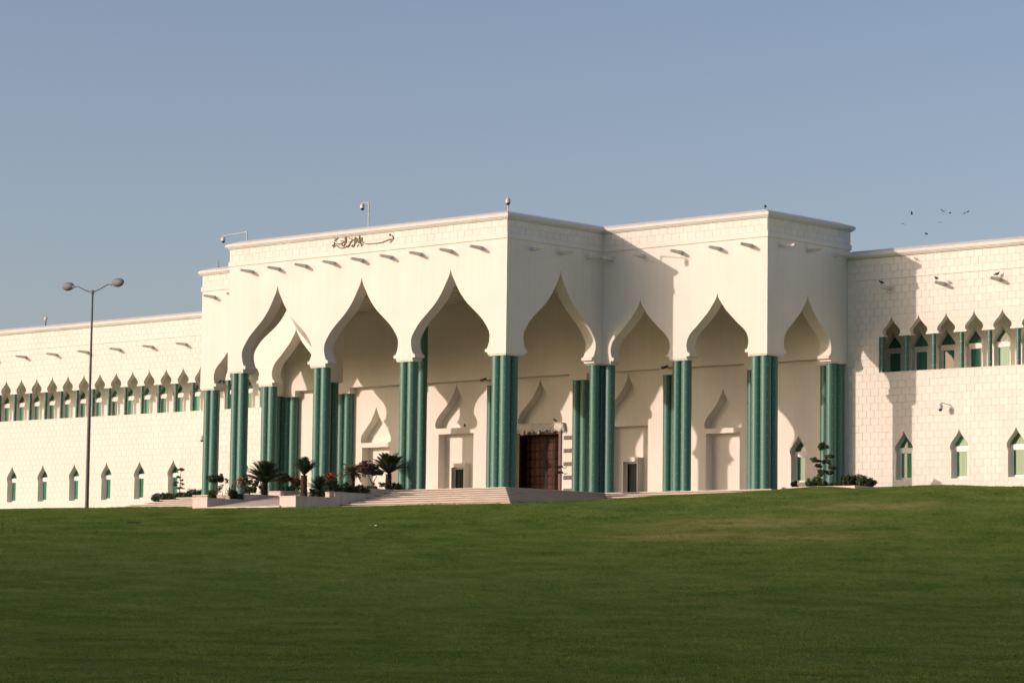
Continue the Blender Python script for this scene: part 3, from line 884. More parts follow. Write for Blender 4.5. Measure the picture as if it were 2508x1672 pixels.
wing_e = build_wing(WC+.004, 48, 1, 'block-faced palace wing whose wall catches the shadow of the entrance pavilion', 14, (30, YE, 0))
wing_h = build_wing(mx(WC)-.004, -98, -1, 'long block-faced palace wing standing behind the twin-headed street lamp', 25, (-70, YE, 0))

# ------------------------------------------------------------------ steps, ramp, planters
steps = empty('entrance_steps', (XC, -4, ZFL), 'pale stone steps wrapping round the stepped front of the pavilion', 'steps')
def foot(e_):
    return [(WC+e_, YE), (WC+e_, D1-e_), (e_, D1-e_), (e_, -e_), (2*XC-e_, -e_), (2*XC-e_, D1-e_), (mx(WC)-e_, D1-e_), (mx(WC)-e_, YE)]
for i in range(8):
    e_ = 1.6+.80*i; zt = ZFL-.18*i
    pl = lambda u, z, d: (u, z, d)
    mb = MB(); plate(mb, foot(e_), pl, zt-(.20 if i else .5), zt-.13)      # riser
    plate(mb, foot(e_-.16), pl, zt-.131, zt-.059)                           # shadow groove
    plate(mb, foot(e_+.02), pl, zt-.06, zt)                                 # nosing slab
    mb.v = [(x-XC, y+4, z-ZFL) for x, y, z in mb.v]
    mb.obj('step', M['step'], steps)
ramp = empty('entrance_ramp', (XC, -10.4, -1.5), 'sloping stone-paved ramp between the two long planters', 'ramp')
ramp['kind'] = 'structure'
def ramp_z(y): return -1.47 + (y+10.4)*(1.325/8.9)
mb = MB()
mb.add([(-3.5, 0, -.6), (3.5, 0, -.6), (3.5, 8.9, -.6), (-3.5, 8.9, -.6), (-3.5, 0, 0.0), (3.5, 0, 0.0), (3.5, 8.9, 1.3), (-3.5, 8.9, 1.3)],
       [(0, 3, 2, 1), (4, 5, 6, 7), (0, 1, 5, 4), (1, 2, 6, 5), (2, 3, 7, 6), (3, 0, 4, 7)])
mb.obj('ramp_bed', M['joint'], ramp)
sl = math.atan2(1.325, 8.9)
pv = MB().box(-.345, .345, -.545, .545, 0, .05).mesh('paving_slab', M['paving'])
for i in range(10):
    for j in range(8):
        y = .56+1.112*j
        link('paving_slab', pv, ramp, (-3.15+.7*i, y, y*math.tan(sl)-.01+rnd.uniform(0, .006)), (sl, 0, 0))

mb = MB(); plate(mb, foot(-.0), lambda u, z, d: (u, z, d), ZFL-.02, ZFL+.004)
fl = mb.obj('porch_floor', M['floor'], kind='structure')  # unseen dark floor layer, added to cut light bounced into the porch
def planter(xl, xr, label, loc):
    root = empty('stepped_planter', loc, label, 'planter', 'stepped marble planters flanking the ramp')
    for (ya, yb, zt, zb) in ((-10.3, -6.85, -.84, -1.9), (-6.85, -3.5, -.47, -1.6), (-3.5, -.4, -.12, -1.3)):
        mb = MB(); w = .13
        mb.box(xl, xr, ya, ya+w, zb, zt-.06); mb.box(xl, xl+w, ya+w+.001, yb-.001, zb, zt-.06); mb.box(xr-w, xr, ya+w+.001, yb-.001, zb, zt-.06)
        mb.v = [(x-loc[0], y-loc[1], z-loc[2]) for x, y, z in mb.v]
        t_ = mb.obj('planter_tier', M['marble'], root)
        mb = MB(); mb.box(xl-.03, xr+.03, ya-.03, ya+w+.02, zt-.059, zt); mb.box(xl-.03, xl+w+.02, ya+w+.021, yb-.03, zt-.059, zt); mb.box(xr-w-.02, xr+.03, ya+w+.021, yb-.03, zt-.059, zt)
        mb.v = [(x-loc[0], y-loc[1], z-loc[2]) for x, y, z in mb.v]
        mb.obj('coping', M['marble'], t_)
        mb = MB(); mb.box(xl+w+.001, xr-w-.001, ya+w+.002, yb, zb+.3, zt-.09)
        mb.v = [(x-loc[0], y-loc[1], z-loc[2]) for x, y, z in mb.v]
        mb.obj('soil', M['soil'], t_)
    return root
planter(-10.0, -8.5, 'stepped marble planter between the ramp and the broad steps', (-9.25, -10.3, -1.5))
planter(-18.4, -16.95, 'stepped marble planter on the lamp side of the ramp', (-17.7, -10.3, -1.5))
def bed(x0, x1, y0, y1, zt, label):
    root = empty('planting_bed', ((x0+x1)/2, y0, zt), label, 'planter', 'low stone planting beds')
    mb = MB(); w = .15; cx = (x0+x1)/2
    mb.box(x0-cx, x1-cx, 0, w, -.7, 0); mb.box(x0-cx, x0-cx+w, w+.001, y1-y0, -.7, 0); mb.box(x1-cx-w, x1-cx, w+.001, y1-y0, -.7, 0)
    mb.obj('kerb', M['marble'], root)
    MB().box(x0-cx+w+.001, x1-cx-w-.001, w+.001, y1-y0, -.7, -.05).obj('soil', M['soil'], root)
    return root
bed(14.0, 19.7, 10.9, YE-.03, .10, 'low stone bed in the corner of the shaded pavilion side, with clipped shrubs')
bed(mx(20.6), mx(15.0), 12.4, YE-.03, .30, 'low stone bed behind the far steps, with leafy hedge shrubs')
# ------------------------------------------------------------------ planting
def leaves(mb, centre, rad, n, size, rg, shell=.55, squash=1.0, up_=.2, elong=2.0):
    c = Vector(centre)
    for _ in range(n):
        while True:
            d = Vector((rg.uniform(-1, 1), rg.uniform(-1, 1), rg.uniform(-1, 1)))
            if .05 < d.length < 1: break
        d.normalize(); q = d * (shell + (1-shell)*rg.random()**.6)
        p = c + Vector((q.x*rad[0], q.y*rad[1], q.z*rad[2]))
        nrm = (d + Vector((rg.gauss(0, .5), rg.gauss(0, .5), rg.gauss(0, .5)+up_))).normalized()
        t = nrm.cross(Vector((rg.gauss(0, 1), rg.gauss(0, 1), rg.gauss(0, 1))))
        if t.length < 1e-3: continue
        t.normalize(); b = nrm.cross(t); s = size*rg.uniform(.6, 1.35)
        mb.add([p - t*s*elong*.5, p + b*s*.5, p + t*s*elong*.5, p - b*s*.5], [(0, 1, 2, 3)])
    return mb

def shrub(name, loc, blobs, label, cat, mat='leaf', n=700, size=.07, stem=None, flowers=None, group=None, seed=1, loose=.0, dens=2.4):
    """blobs: (dx,dy,dz,rx,ry,rz); stem: list of polylines; flowers: (mat, blobs, n, size)"""
    rg = random.Random(seed); n = int(n*dens); size *= 1.15
    root = empty(name, loc, label, cat, group)
    mb = MB()
    tot = sum(b[3]*b[4]+b[3]*b[5] for b in blobs)
    for b in blobs:
        k = max(30, int(n*(b[3]*b[4]+b[3]*b[5])/tot))
        # clumps inside each blob give an uneven outline
        nc = max(5, int(k/40))
        for _ in range(nc):
            d = Vector((rg.gauss(0, 1), rg.gauss(0, 1), rg.gauss(0, 1))).normalized()*rg.uniform(.45, .95)
            cc = (b[0]+d.x*b[3], b[1]+d.y*b[4], b[2]+d.z*b[5]); s = rg.uniform(.22, .42)+loose*.1
            leaves(mb, cc, (b[3]*s, b[4]*s, b[5]*s), int(k/nc), size, rg, .2)
    mb.obj('foliage', M[mat], root, recalc=False, kind='stuff')
    if stem:
        sm_ = MB()
        for pl, r0, r1 in stem:
            kk = len(pl); sm_.loft(pl, [r0+(r1-r0)*i/(kk-1) for i in range(kk)], 7)
        sm_.obj('stem', M['bark'], root, 60)
    if flowers:
        fm_ = MB(); mt, fb, fn, fs = flowers
        for b in fb:
            nc = max(4, fn//18)
            for _ in range(nc):
                d = Vector((rg.gauss(0, 1), rg.gauss(0, 1), rg.gauss(0, 1))).normalized()*rg.uniform(.5, 1.05)
                leaves(fm_, (b[0]+d.x*b[3], b[1]+d.y*b[4], b[2]+d.z*b[5]), (.09, .09, .07), fn//nc, fs, rg, .1, elong=1.3)
        fm_.obj('flowers', M[mt], root, recalc=False, kind='stuff')
    return root

frond_cache = {}
def frond_mesh(kind, L, droop, n=34, wid=.16):
    key = (kind, L, droop)
    if key in frond_cache: return frond_cache[key]
    mb = MB(); pts = []
    for i in range(n+1):
        t = i/n
        pts.append(Vector((L*(t - .10*droop*t*t), 0, L*(.30*t - droop*t*t*.55))))
    mb.loft(pts, [.018*(1-.75*i/n) for i in range(n+1)], 4)
    rg = random.Random(hash(kind) % 1000 if False else 7)
    for i in range(2, n):
        t = i/n; p = pts[i]; tg = (pts[i+1]-pts[i-1]).normalized()
        w = wid*1.55*L*math.sin(PI*min(1, .12+t*.90))**.55
        for s in (-1, 1):
            tip = p + Vector((0, s, 0))*w*.78 + tg*w*.62 + Vector((0, 0, .22*w + rg.uniform(-.03, .03)*L*.3))
            q = tg*(L/n)*.62
            mb.add([p-q, p+q, tip], [(0, 1, 2)])
    frond_cache[key] = mb.mesh('frond', M['dryleaf' if kind == 'dry' else 'cycad'], recalc=False)
    return frond_cache[key]
def cycad(loc, trunk_h, trunk_r, L, label, nf=46, lift=(0.15, 1.25), droop=.5, kind='cycad', seed=1, group='cycads in the stepped planters', name='cycad', cat='cycad', wid=.16):
    rg = random.Random(seed)
    root = empty(name, loc, label, cat, group)
    mb = MB(); k = 9
    mb.loft([(rg.uniform(-.012, .012), rg.uniform(-.012, .012), trunk_h*i/k) for i in range(k+1)], [trunk_r*(1.12 - .12*i/k + (.07 if i % 2 else -.04)) for i in range(k+1)], 12)
    for i in range(60):                                              # stubs of old fronds
        th = rg.uniform(0, 2*PI); z = rg.uniform(.05, trunk_h); c = Vector((math.cos(th)*trunk_r*.95, math.sin(th)*trunk_r*.95, z)); e_ = Vector((math.cos(th), math.sin(th), .8))*trunk_r*.35
        t_ = Vector((-math.sin(th), math.cos(th), 0))*trunk_r*.18
        mb.add([c-t_, c+t_, c+e_, c-Vector((0, 0, .05))], [(0, 1, 2), (1, 3, 2), (3, 0, 2)])
    mb.obj('trunk', M['trunk'], root)
    for i in range(nf):
        a = 2*PI*i*.381966 + rg.uniform(-.15, .15)
        el = lift[0] + (lift[1]-lift[0])*(i/(nf-1))**.9 + rg.uniform(-.07, .07)
        o = link('frond', frond_mesh(kind, L, droop, wid=wid), root, (0, 0, trunk_h-.03), (rg.uniform(-.25, .25), -el, a))
        s = rg.uniform(.88, 1.06); o.scale = (s, s, s)
    return root

# planter beside the ramp, lamp side (x = -17.7)
XL, XR = -17.68, -9.25
shrub('topiary_tree', (XL, -9.0, -.93), [(0, 0, 1.38, .62, .55, .26), (.2, .2, 1.5, .35, .3, .3)], 'small round-headed topiary tree on thin stems beside the green columns', 'tree', 'darkleaf', 900, .07,
      [([(0, 0, 0), (.03, 0, .6), (-.02, 0, 1.2)], .035, .025), ([(.12, .05, 0), (.1, 0, .7), (.05, 0, 1.2)], .02, .015)], seed=3)
shrub('leafy_shrub', (XL+.1, -9.3, -.93), [(0, 0, .32, .42, .35, .34)], 'round leafy shrub at the foot of the topiary tree', 'shrub', 'leaf', 600, .06, seed=4)
shrub('airy_shrub', (XL, -8.2, -.93), [(-.2, -.1, .65, .35, .3, .5), (.25, .2, .8, .3, .3, .55), (.05, .1, 1.25, .25, .25, .25)], 'sparse airy shrub with thin upright twigs', 'shrub', 'leaf', 330, .05,
      [([(0, 0, 0), (-.15, -.05, .6), (-.3, -.1, 1.2)], .015, .006), ([(0, 0, 0), (.1, .1, .7), (.3, .2, 1.35)], .015, .006), ([(.1, 0, 0), (.1, .05, .8), (.05, .1, 1.5)], .012, .005)], seed=5, loose=1, dens=1.3)
shrub('dark_shrub', (XL+.15, -7.5, -.93), [(0, 0, .38, .34, .34, .40)], 'dark clipped shrub in front of the green column feet', 'shrub', 'darkleaf', 700, .06, seed=6)
shrub('dark_shrub', (XL+.2, -6.9, -.93), [(0, 0, .25, .4, .35, .3)], 'low dark shrub just short of the second planter tier', 'shrub', 'darkleaf', 600, .06, seed=7)
shrub('red_bougainvillea', (XL, -5.95, -.56), [(-.25, -.1, .95, .45, .4, .32), (.35, .2, .75, .4, .4, .42), (.0, 0, .45, .5, .4, .3)], 'dark bushy shrub with red flowers on its lamp-side edge', 'shrub', 'darkleaf', 850, .065,
      [([(0, 0, 0), (-.1, 0, .5), (-.3, -.1, .95)], .03, .012), ([(0, 0, 0), (.15, 0, .5), (.35, .2, .8)], .03, .012)], ('red', [(-.75, -.35, .85, .28, .25, .3), (-.55, -.2, 1.15, .2, .2, .14)], 260, .055), 'flowering shrubs in the planters', 8)
cycad((XL, -4.6, -.56), .95, .22, 1.75, 'broad dark cycad with drooping outer fronds beside the ramp', 54, (.05, 1.35), .62, seed=11)
shrub('bushy_shrub', (XL, -2.6, -.21), [(0, 0, .95, .52, .5, .36), (.1, .1, .3, .45, .4, .2)], 'rounded shrub on a slanting stem before the dark columns', 'shrub', 'darkleaf', 800, .06,
      [([(.25, .1, 0), (.1, 0, .4), (0, 0, .8)], .03, .015)], ('red', [(.15, .1, 1.15, .4, .4, .12)], 40, .045), 'flowering shrubs in the planters', 12)
shrub('red_bougainvillea', (XL, -1.7, -.21), [(0, 0, .78, .36, .36, .34), (.1, .1, .35, .25, .25, .3)], 'red-flowering shrub leaning against the tall cycad trunk', 'shrub', 'leaf', 420, .055,
      [([(0, 0, 0), (-.05, 0, .4), (.0, 0, .8)], .02, .01), ([(.1, 0, 0), (.2, 0, .4), (.25, 0, .7)], .016, .008)], ('red', [(0, 0, .88, .42, .42, .3)], 420, .06), 'flowering shrubs in the planters', 13)
# planter between ramp and steps (x = -9.3)
cycad((XR, -8.9, -.93), 1.45, .2, 1.25, 'tall-trunked cycad with upswept fronds above the front planter tier', 46, (.45, 1.4), .28, seed=14)
shrub('leafy_shrub', (XR+.2, -8.2, -.93), [(0, 0, .32, .35, .35, .36), (.3, .4, .25, .3, .3, .3)], 'leafy shrub beside the tall cycad trunk', 'shrub', 'leaf', 500, .06, seed=15)
cycad((XR, -7.55, -.93), .6, .17, 1.0, 'small squat cycad with fronds low over the front tier', 36, (-.05, 1.3), .4, seed=16)
shrub('red_bougainvillea', (XR, -6.45, -.56), [(0, 0, .72, .4, .4, .5), (.2, .2, .35, .4, .4, .3)], 'bushy shrub crowned with bright red flowers by the squat cycad', 'shrub', 'leaf', 800, .06,
      [([(0, 0, 0), (0, 0, .6)], .03, .015)], ('red', [(-.05, -.05, 1.12, .45, .42, .22)], 460, .06), 'flowering shrubs in the planters', 17)
shrub('dark_shrub', (XR, -5.2, -.56), [(0, 0, .35, .5, .42, .42), (.5, .5, .3, .4, .4, .3)], 'dense dark shrub at the foot of the drooping palm', 'shrub', 'darkleaf', 900, .06, seed=18)
cycad((XR, -4.55, -.56), 1.35, .12, 1.15, 'slim small palm with hanging dry fronds', 22, (-.25, 1.0), 1.15, 'dry', 19, None, 'small_palm', 'palm', .2)
shrub('dark_shrub', (XR+.1, -3.9, -.56), [(0, 0, .35, .42, .4, .36), (.2, .6, .3, .35, .3, .3)], 'dark shrub between the drooping palm and the magenta tree', 'shrub', 'darkleaf', 700, .06, seed=20)
shrub('magenta_bougainvillea', (XR, -2.75, -.21), [(-.15, -.35, 1.40, .62, .62, .46), (.15, .3, 1.25, .5, .5, .34)], 'round-headed bougainvillea tree covered in magenta bracts', 'tree', 'darkleaf', 800, .065,
      [([(.1, .1, 0), (.02, .0, .4), (-.1, -.15, .8), (-.15, -.3, 1.2)], .06, .025), ([(0, 0, .45), (.15, .2, .85), (.15, .35, 1.2)], .035, .015)],
      ('magenta', [(-.2, -.45, 1.50, .66, .62, .46)], 1200, .065), None, 21)
shrub('airy_shrub', (XR, -2.2, -.21), [(-.2, -.3, .3, .35, .35, .28), (.15, .35, .35, .35, .35, .3)], 'sparse twiggy shrub at the foot of the magenta tree', 'shrub', 'leaf', 420, .055,
      [([(0, 0, 0), (-.1, -.1, .3), (-.2, -.3, .5)], .012, .006), ([(0, 0, 0), (.1, .2, .3), (.15, .35, .55)], .012, .006)], seed=22, loose=1, dens=1.3)
cycad((XR, -1.25, -.21), 1.15, .19, 1.6, 'wide umbrella-shaped cycad at the top of the planter by the columns', 52, (.30, 1.25), .50, seed=23)
shrub('dark_shrub', (XR+.2, -.75, -.21), [(0, 0, .25, .4, .45, .28)], 'low dark shrub behind the umbrella-shaped cycad', 'shrub', 'darkleaf', 600, .06, seed=24)

# corner bed by the shaded side: cloud-pruned tree and clipped shrubs
def cloud_tree(loc, trunk, pads, label, seed, n=260, size=.045):
    rg = random.Random(seed)
    root = empty('cloud_pruned_tree', loc, label, 'tree', 'cloud-pruned trees in the beds')
    kk = len(trunk); mb = MB().loft(trunk, [.055*(1-.7*i/(kk-1)) for i in range(kk)], 8)
    for p in pads:
        b = min(trunk, key=lambda t: abs(t[2]-(p[2]-.15))); mb.loft([b, ((b[0]+p[0])/2, (b[1]+p[1])/2, (b[2]+p[2])/2-.03), (p[0], p[1], p[2]-p[5]*.4)], [.022, .018, .01], 6)
    mb.obj('trunk', M['bark'], root, 60)
    for p in pads:
        f = MB(); area = p[3]*p[4]+p[3]*p[5]
        k = int(n*2.2*max(.5, area/.12))
        for _ in range(14):
            d = Vector((rg.gauss(0, 1), rg.gauss(0, 1), rg.gauss(0, 1))).normalized()*rg.uniform(.3, .85)
            leaves(f, (p[0]+d.x*p[3], p[1]+d.y*p[4], p[2]+d.z*p[5]), (p[3]*.35, p[4]*.35, p[5]*.4), k//14, size, rg, .1, elong=2.6)
        f.obj('foliage_pad', M['pine'], root, recalc=False)
    return root
sx, sy = .68, -.62       # across the picture
def ac(a, b=0): return (a*.74+b*-.67, a*.67+b*.74)
def pad(a, z, r, rz, b=0): x, y = ac(a, b); return (x, y, z, r, r, rz)
cloud_tree((16.6, 11.6, .05), [(0, 0, 0), (.05, .05, .35), (.18, .12, .6), (.1, .1, 1.0), (.12, .12, 1.5), (.1, .1, 2.1)],
           [pad(.05, 2.62, .42, .36), pad(-.36, 1.75, .40, .15), pad(.50, 1.98, .34, .15), pad(.36, 1.62, .34, .18), pad(.66, 1.28, .34, .15), pad(-.12, 1.42, .30, .14, .2), pad(.02, 1.05, .32, .15, -.1), pad(.55, .95, .36, .15), pad(-.05, .80, .28, .12)],
           'cloud-pruned tree with a round top pad before the shaded column', 31, 330)
shrub('clipped_shrub', (15.55, 12.0, .05), [(0, 0, .3, .42, .4, .34), (.3, .3, .4, .35, .35, .34)], 'clipped shrub between the window and the cloud-pruned tree', 'shrub', 'leaf', 900, .055, seed=32, group='clipped shrubs in the corner bed')
shrub('dark_shrub', (14.5, 11.6, .05), [(0, 0, .2, .28, .25, .26)], 'small dark shrub at the end of the low stone bed', 'shrub', 'darkleaf', 400, .05, seed=33, group='clipped shrubs in the corner bed')
shrub('clipped_shrub', (18.0, 12.6, .05), [(0, 0, .4, .62, .55, .44), (.5, .5, .42, .5, .5, .44)], 'large clipped shrub beneath the shaded column in the corner bed', 'shrub', 'darkleaf', 1500, .055, seed=34, group='clipped shrubs in the corner bed')
shrub('clipped_shrub', (19.2, 12.6, .05), [(0, 0, .34, .55, .55, .40), (.35, .3, .28, .35, .35, .32)], 'outermost clipped shrub of the corner bed, against the sunlit block wall', 'shrub', 'leaf', 1300, .055, seed=35, group='clipped shrubs in the corner bed')
shrub('dark_shrub', (16.9, 11.5, .05), [(0, 0, .2, .5, .3, .22), (.7, .3, .18, .4, .3, .2)], 'ground-hugging shrub round the foot of the cloud-pruned tree', 'shrub', 'darkleaf', 700, .05, seed=36, group='clipped shrubs in the corner bed')
# far bed
cloud_tree((-47.0, 13.3, .20), [(0, 0, 0), (.0, 0, .7), (-.06, 0, 1.05), (.04, 0, 1.5), (.0, 0, 1.9), (.08, 0, 2.4)],
           [pad(.12, 2.55, .36, .14), pad(-.14, 1.95, .24, .12), pad(.14, 1.72, .22, .07), pad(-.34, 1.55, .24, .09), pad(.14, 1.42, .18, .10), pad(-.38, 1.32, .26, .09), pad(.0, 1.10, .36, .11)],
           'slender cloud-pruned tree in front of a pointed window', 41, 170, .04)
for k, (dx, lab) in enumerate(((-2.0, 'hedge shrub at the outer end of the far bed'), (-1.2, 'hedge shrub under the pointed window in the far bed'), (.2, 'hedge shrub at the foot of the slender cloud-pruned tree'), (1.35, 'tallest hedge shrub of the far bed, nearest the pavilion columns'))):
    hgt = (.42, .46, .5, .62)[k]
    shrub('hedge_shrub', (-47.3+dx, 13.0+.2*k, .2), [(0, 0, hgt*.8, .62, .6, hgt*.85), (.4, .3, hgt*.75, .5, .5, hgt*.8)], lab, 'shrub', 'pine', 1300, .06, seed=50+k, group='hedge shrubs in the far bed')

# ------------------------------------------------------------------ street lamp
gz = -.62
lamp = empty('street_lamp', (-47.81, 4.66, gz), 'tall grey twin-headed street lamp standing on the lawn', 'street lamp')
HL = 16.7
mb = MB(); mb.loft([(0, 0, -.4), (0, 0, .0), (0, 0, HL*.5), (.03, 0, HL*.5+.02)], [.15, .15, .13, .13], 14); mb.loft([(0, 0, HL*.5+.02), (.05, -.02, HL+.0)], [.105, .075], 14); mb.loft([(.05, -.02, HL-.25), (.05, -.02, HL+.12)], [.105, .105], 12)
mb.obj('pole', M['pole'], lamp, 40)
for s, dz in ((-1, .62), (1, .52)):
    ex = (-2.25 if s < 0 else 2.25)
    mb = MB(); mb.loft([(.05, -.02, HL-.05), (.05+ex*.35, -.02, HL+.14), (.05+ex*.8, -.02, HL+dz*.85), (.05+ex*1.05, -.02, HL+dz-.08)], [.055, .05, .045, .04], 8); mb.obj('arm', M['pole'], lamp, 40)
    cx = .05+s*3.02
    mb = MB(); mb.ball((cx, -.02, HL+dz), (.66, .30, .33), 18, 10); mb.loft([(cx-s*.58, -.02, HL+dz-.05), (cx-s*.85, -.02, HL+dz-.12)], [.12, .06], 8)
    h = mb.obj('lamp_head', M['lampgrey'], lamp, 60)
    mb = MB(); mb.ball((cx, -.02, HL+dz-.06), (.60, .27, .29), 18, 8); mb.obj('lens', M['pole'], h, 60)

# ------------------------------------------------------------------ cameras, floodlights, rooftop bits
def dome_camera(loc, post_h, arm, label, drop=.12, seed=0, rz=0):
    root = empty('security_camera', loc, label, 'security camera', 'security cameras')
    root.rotation_euler = (0, 0, rz)
    mb = MB()
    if post_h > 0: mb.cyl((0, 0, 0), (0, 0, post_h), .045, .045, 8)
    ax, az = arm
    if abs(ax) > .01:
        mb.loft([(0, 0, post_h-.03), (ax*.5, 0, post_h+az*.5-.02), (ax, 0, post_h+az)], [.032, .03, .028], 8); mb.loft([(ax, 0, post_h+az), (ax*1.02, 0, post_h+az-drop)], [.028, .028], 6)
    mb.obj('bracket', M['camgrey'], root, 40)
    zz = post_h+az-drop
    mb = MB(); mb.loft([(ax, 0, zz+.06), (ax, 0, zz), (ax, 0, zz-.12), (ax, 0, zz-.28)], [.05, .13, .17, .165], 14); mb.obj('housing', M['camgrey'], root, 40)
    mb = MB(); mb.ball((ax, 0, zz-.29), (.13, .13, .14), 12, 8); mb.obj('dome', M['dark'], root, 60)
    return root
dome_camera((-25.9, .75, 17.9), .72, (-2.5, -.12), 'dome camera on a long arm over the lamp-side roof corner of the pavilion', .1)
dome_camera((-13.6, .75, 17.9), 1.75, (-.62, .02), 'dome camera on a tall hooked post on the roof above the inscription', .12)
dome_camera((-.62, .70, 17.9), .52, (1.9, .16), 'dome camera on the roof corner above the shaded flank', .12, rz=math.atan2(-.736, .677))
dome_camera((21.95, YE, 5.5), .0, (-.75, .12), 'dome camera on a curved bracket on the sunlit block wall', .14, rz=math.atan2(.75, .42)*1.0)
dome_camera((-49.3, YE, 5.75), .0, (.55, .0), 'small wall camera on the block wall behind the far columns', .1, rz=-2.2)
def floodlight(loc, label, rz, tilt):
    root = empty('floodlight', loc, label, 'floodlight', 'dark floodlights in the porch', rz)
    mb = MB(); mb.loft([(0, .42, -.05), (0, .25, -.1), (0, .05, -.03)], [.03, .03, .03], 6); mb.obj('bracket', M['dark'], root)
    mb = MB(); mb.add([(-.3, -.25, -.09), (.3, -.25, -.09), (.3, -.25, .09), (-.3, -.25, .09), (-.2, .1, -.05), (.2, .1, -.05), (.2, .1, .05), (-.2, .1, .05)], [(0, 1, 2, 3), (4, 7, 6, 5), (0, 4, 5, 1), (1, 5, 6, 2), (2, 6, 7, 3), (3, 7, 4, 0)])
    o = mb.obj('housing', M['dark'], root); o.rotation_euler = (tilt, 0, 0)
    return root
floodlight((-17.9, 17.1, 8.85), 'dark floodlight on the ledge above the back columns, lamp side of the door', -.5, .4)
floodlight((-.75, 17.1, 8.95), 'dark floodlight on the ledge above the back columns near the shaded arches', -.5, .4)
floodlight((-10.35, 17.15, 2.28), 'upper floodlight of the pair beside the carved door', -.9, .35)
floodlight((-10.30, 17.15, 1.86), 'lower floodlight of the pair beside the carved door', -.9, .0)
rl = empty('rooftop_beacon', (-71.1, 18.5, 15.8), 'small round beacon on a post on the wing roof', 'beacon')
MB().cyl((0, 0, 0), (0, 0, .62), .04, .04, 8).obj('post', M['dark'], rl); MB().ball((0, 0, .72), (.17, .17, .16), 12, 8).obj('globe', M['spout'], rl, 60)
ra = empty('antenna', (-39.3, 10.0, 17.9), 'thin dark rod antenna on the low roof corner of the pavilion', 'antenna')
MB().cyl((0, 0, 0), (0, 0, .55), .02, .012, 6).obj('rod', M['dark'], ra); MB().box(-.05, .05, -.05, .05, 0, .04).obj('foot', M['dark'], ra)

# ------------------------------------------------------------------ pigeons
def pigeon_mesh():
    mb = MB()
    mb.loft([(-.20, 0, .10), (-.12, 0, .125), (-.05, 0, .15), (.03, 0, .165), (.09, 0, .185), (.12, 0, .225), (.135, 0, .255), (.155, 0, .265), (.185, 0, .255), (.20, 0, .252)],
            [(.035, .008), (.05, .03), (.075, .065), (.08, .075), (.06, .06), (.038, .04), (.035, .036), (.03, .03), (.012, .012), (.003, .003)], 10)
    for s in (-1, 1): mb.loft([(.02, s*.03, .11), (.025, s*.03, .0)], [.01, .008], 5); mb.box(.01, .06, s*.03-.012, s*.03+.012, 0, .008)
    return mb.mesh('pigeon', M['pigeon'], 60)
PM = pigeon_mesh()
def pigeon(loc, rz, label):
    o = link('pigeon', PM, None, loc, (0, 0, rz)); o.scale = (1.1,)*3
    return tag(o, label, 'pigeon', 'perched pigeons')
pigeon((13.75, 9.4, 17.80), 2.4, 'pigeon perched on the parapet corner above the shaded flank')
pigeon((17.2, 17.3, 13.42), 3.3, 'pigeon perched on the spout in the shade by the pavilion')
pigeon((21.4, 17.4, 13.42), 2.9, 'pigeon perched on the middle spout of the sunlit block wall')
pigeon((25.6, 17.9, 13.44), .4, 'pigeon perched on the outermost spout in view, close to the wall')
pigeon((-38.78, 9.9, 8.93), .3, 'pigeon sitting on the arch capital above the outermost columns')
pigeon((-38.72, 10.3, 8.93), 3.0, 'second pigeon on the arch capital, set deeper under the arch')
pigeon((-68.6, 18.35, 10.25), 2.0, 'pigeon sitting inside an onion arch of the gallery near the lamp')
pigeon((-21.1, 18.45, 5.46), 2.5, 'pigeon on the niche ledge above the boxed side door')
pigeon((-11.7, 17.98, 5.50), 3.2, 'pigeon on the carved hood over the wooden door')
def flying_mesh(flap):
    mb = MB()
    mb.loft([(-.19, 0, 0), (-.12, 0, .005), (0, 0, .01), (.08, 0, .015), (.13, 0, .03), (.17, 0, .025)], [(.05, .006), (.035, .02), (.05, .045), (.04, .04), (.028, .028), (.004, .004)], 8)
    for s in (-1, 1):
        a = [(.07, s*.03, .02), (-.08, s*.03, .015), (-.07, s*.18, .02+flap*.6*.15), (.09, s*.18, .025+flap*.6*.15), (-.06, s*.36, .02+flap*.3), (.03, s*.34, .02+flap*.28)]
        mb.add(a + [(x, y, z+.008) for x, y, z in a], [(0, 1, 2, 3), (3, 2, 4, 5), (6, 9, 8, 7), (9, 11, 10, 8), (0, 3, 9, 6), (3, 5, 11, 9), (1, 7, 8, 2), (2, 8, 10, 4), (4, 10, 11, 5)])
    return mb.mesh('flying_pigeon', M['pigeon'], 40)
FM = [flying_mesh(.55), flying_mesh(-.25), flying_mesh(.15)]
for i, (pos, fl, rz, lab) in enumerate((
        ((4.17, 39.52, 21.59), 0, .6, 'flying pigeon with raised wings, nearest the pavilion roof of the upper flock'), ((9.25, 31.09, 19.56), 1, 2.0, 'flying pigeon lowest beside the pavilion roof, wings lowered'),
        ((-2.23, 53.10, 23.85), 0, 2.6, 'flying pigeon with wings spread at the top of the flock'), ((-1.82, 53.41, 23.71), 2, .3, 'flying pigeon gliding just below the topmost one'),
        ((1.87, 49.93, 22.99), 2, 2.9, 'flying pigeon behind the outermost bird of the flock'), ((2.12, 50.06, 23.14), 1, .4, 'outermost flying pigeon of the flock'),
        ((-5.29, 57.16, 23.66), 2, 2.5, 'flying pigeon alone in the middle of the sky gap'), ((-6.25, 56.66, 22.72), 0, .2, 'flying pigeon low over the wing roof'),
        ((-3.30, 52.80, 21.23), 1, .5, 'flying pigeon just above the wing cornice'))):
    o = link('flying_pigeon', FM[fl], None, pos, (rnd.uniform(-.5, .5), rnd.uniform(-.2, .2), rz))
    o.scale = (.72,)*3
    tag(o, lab, 'pigeon', 'flock of pigeons in flight')

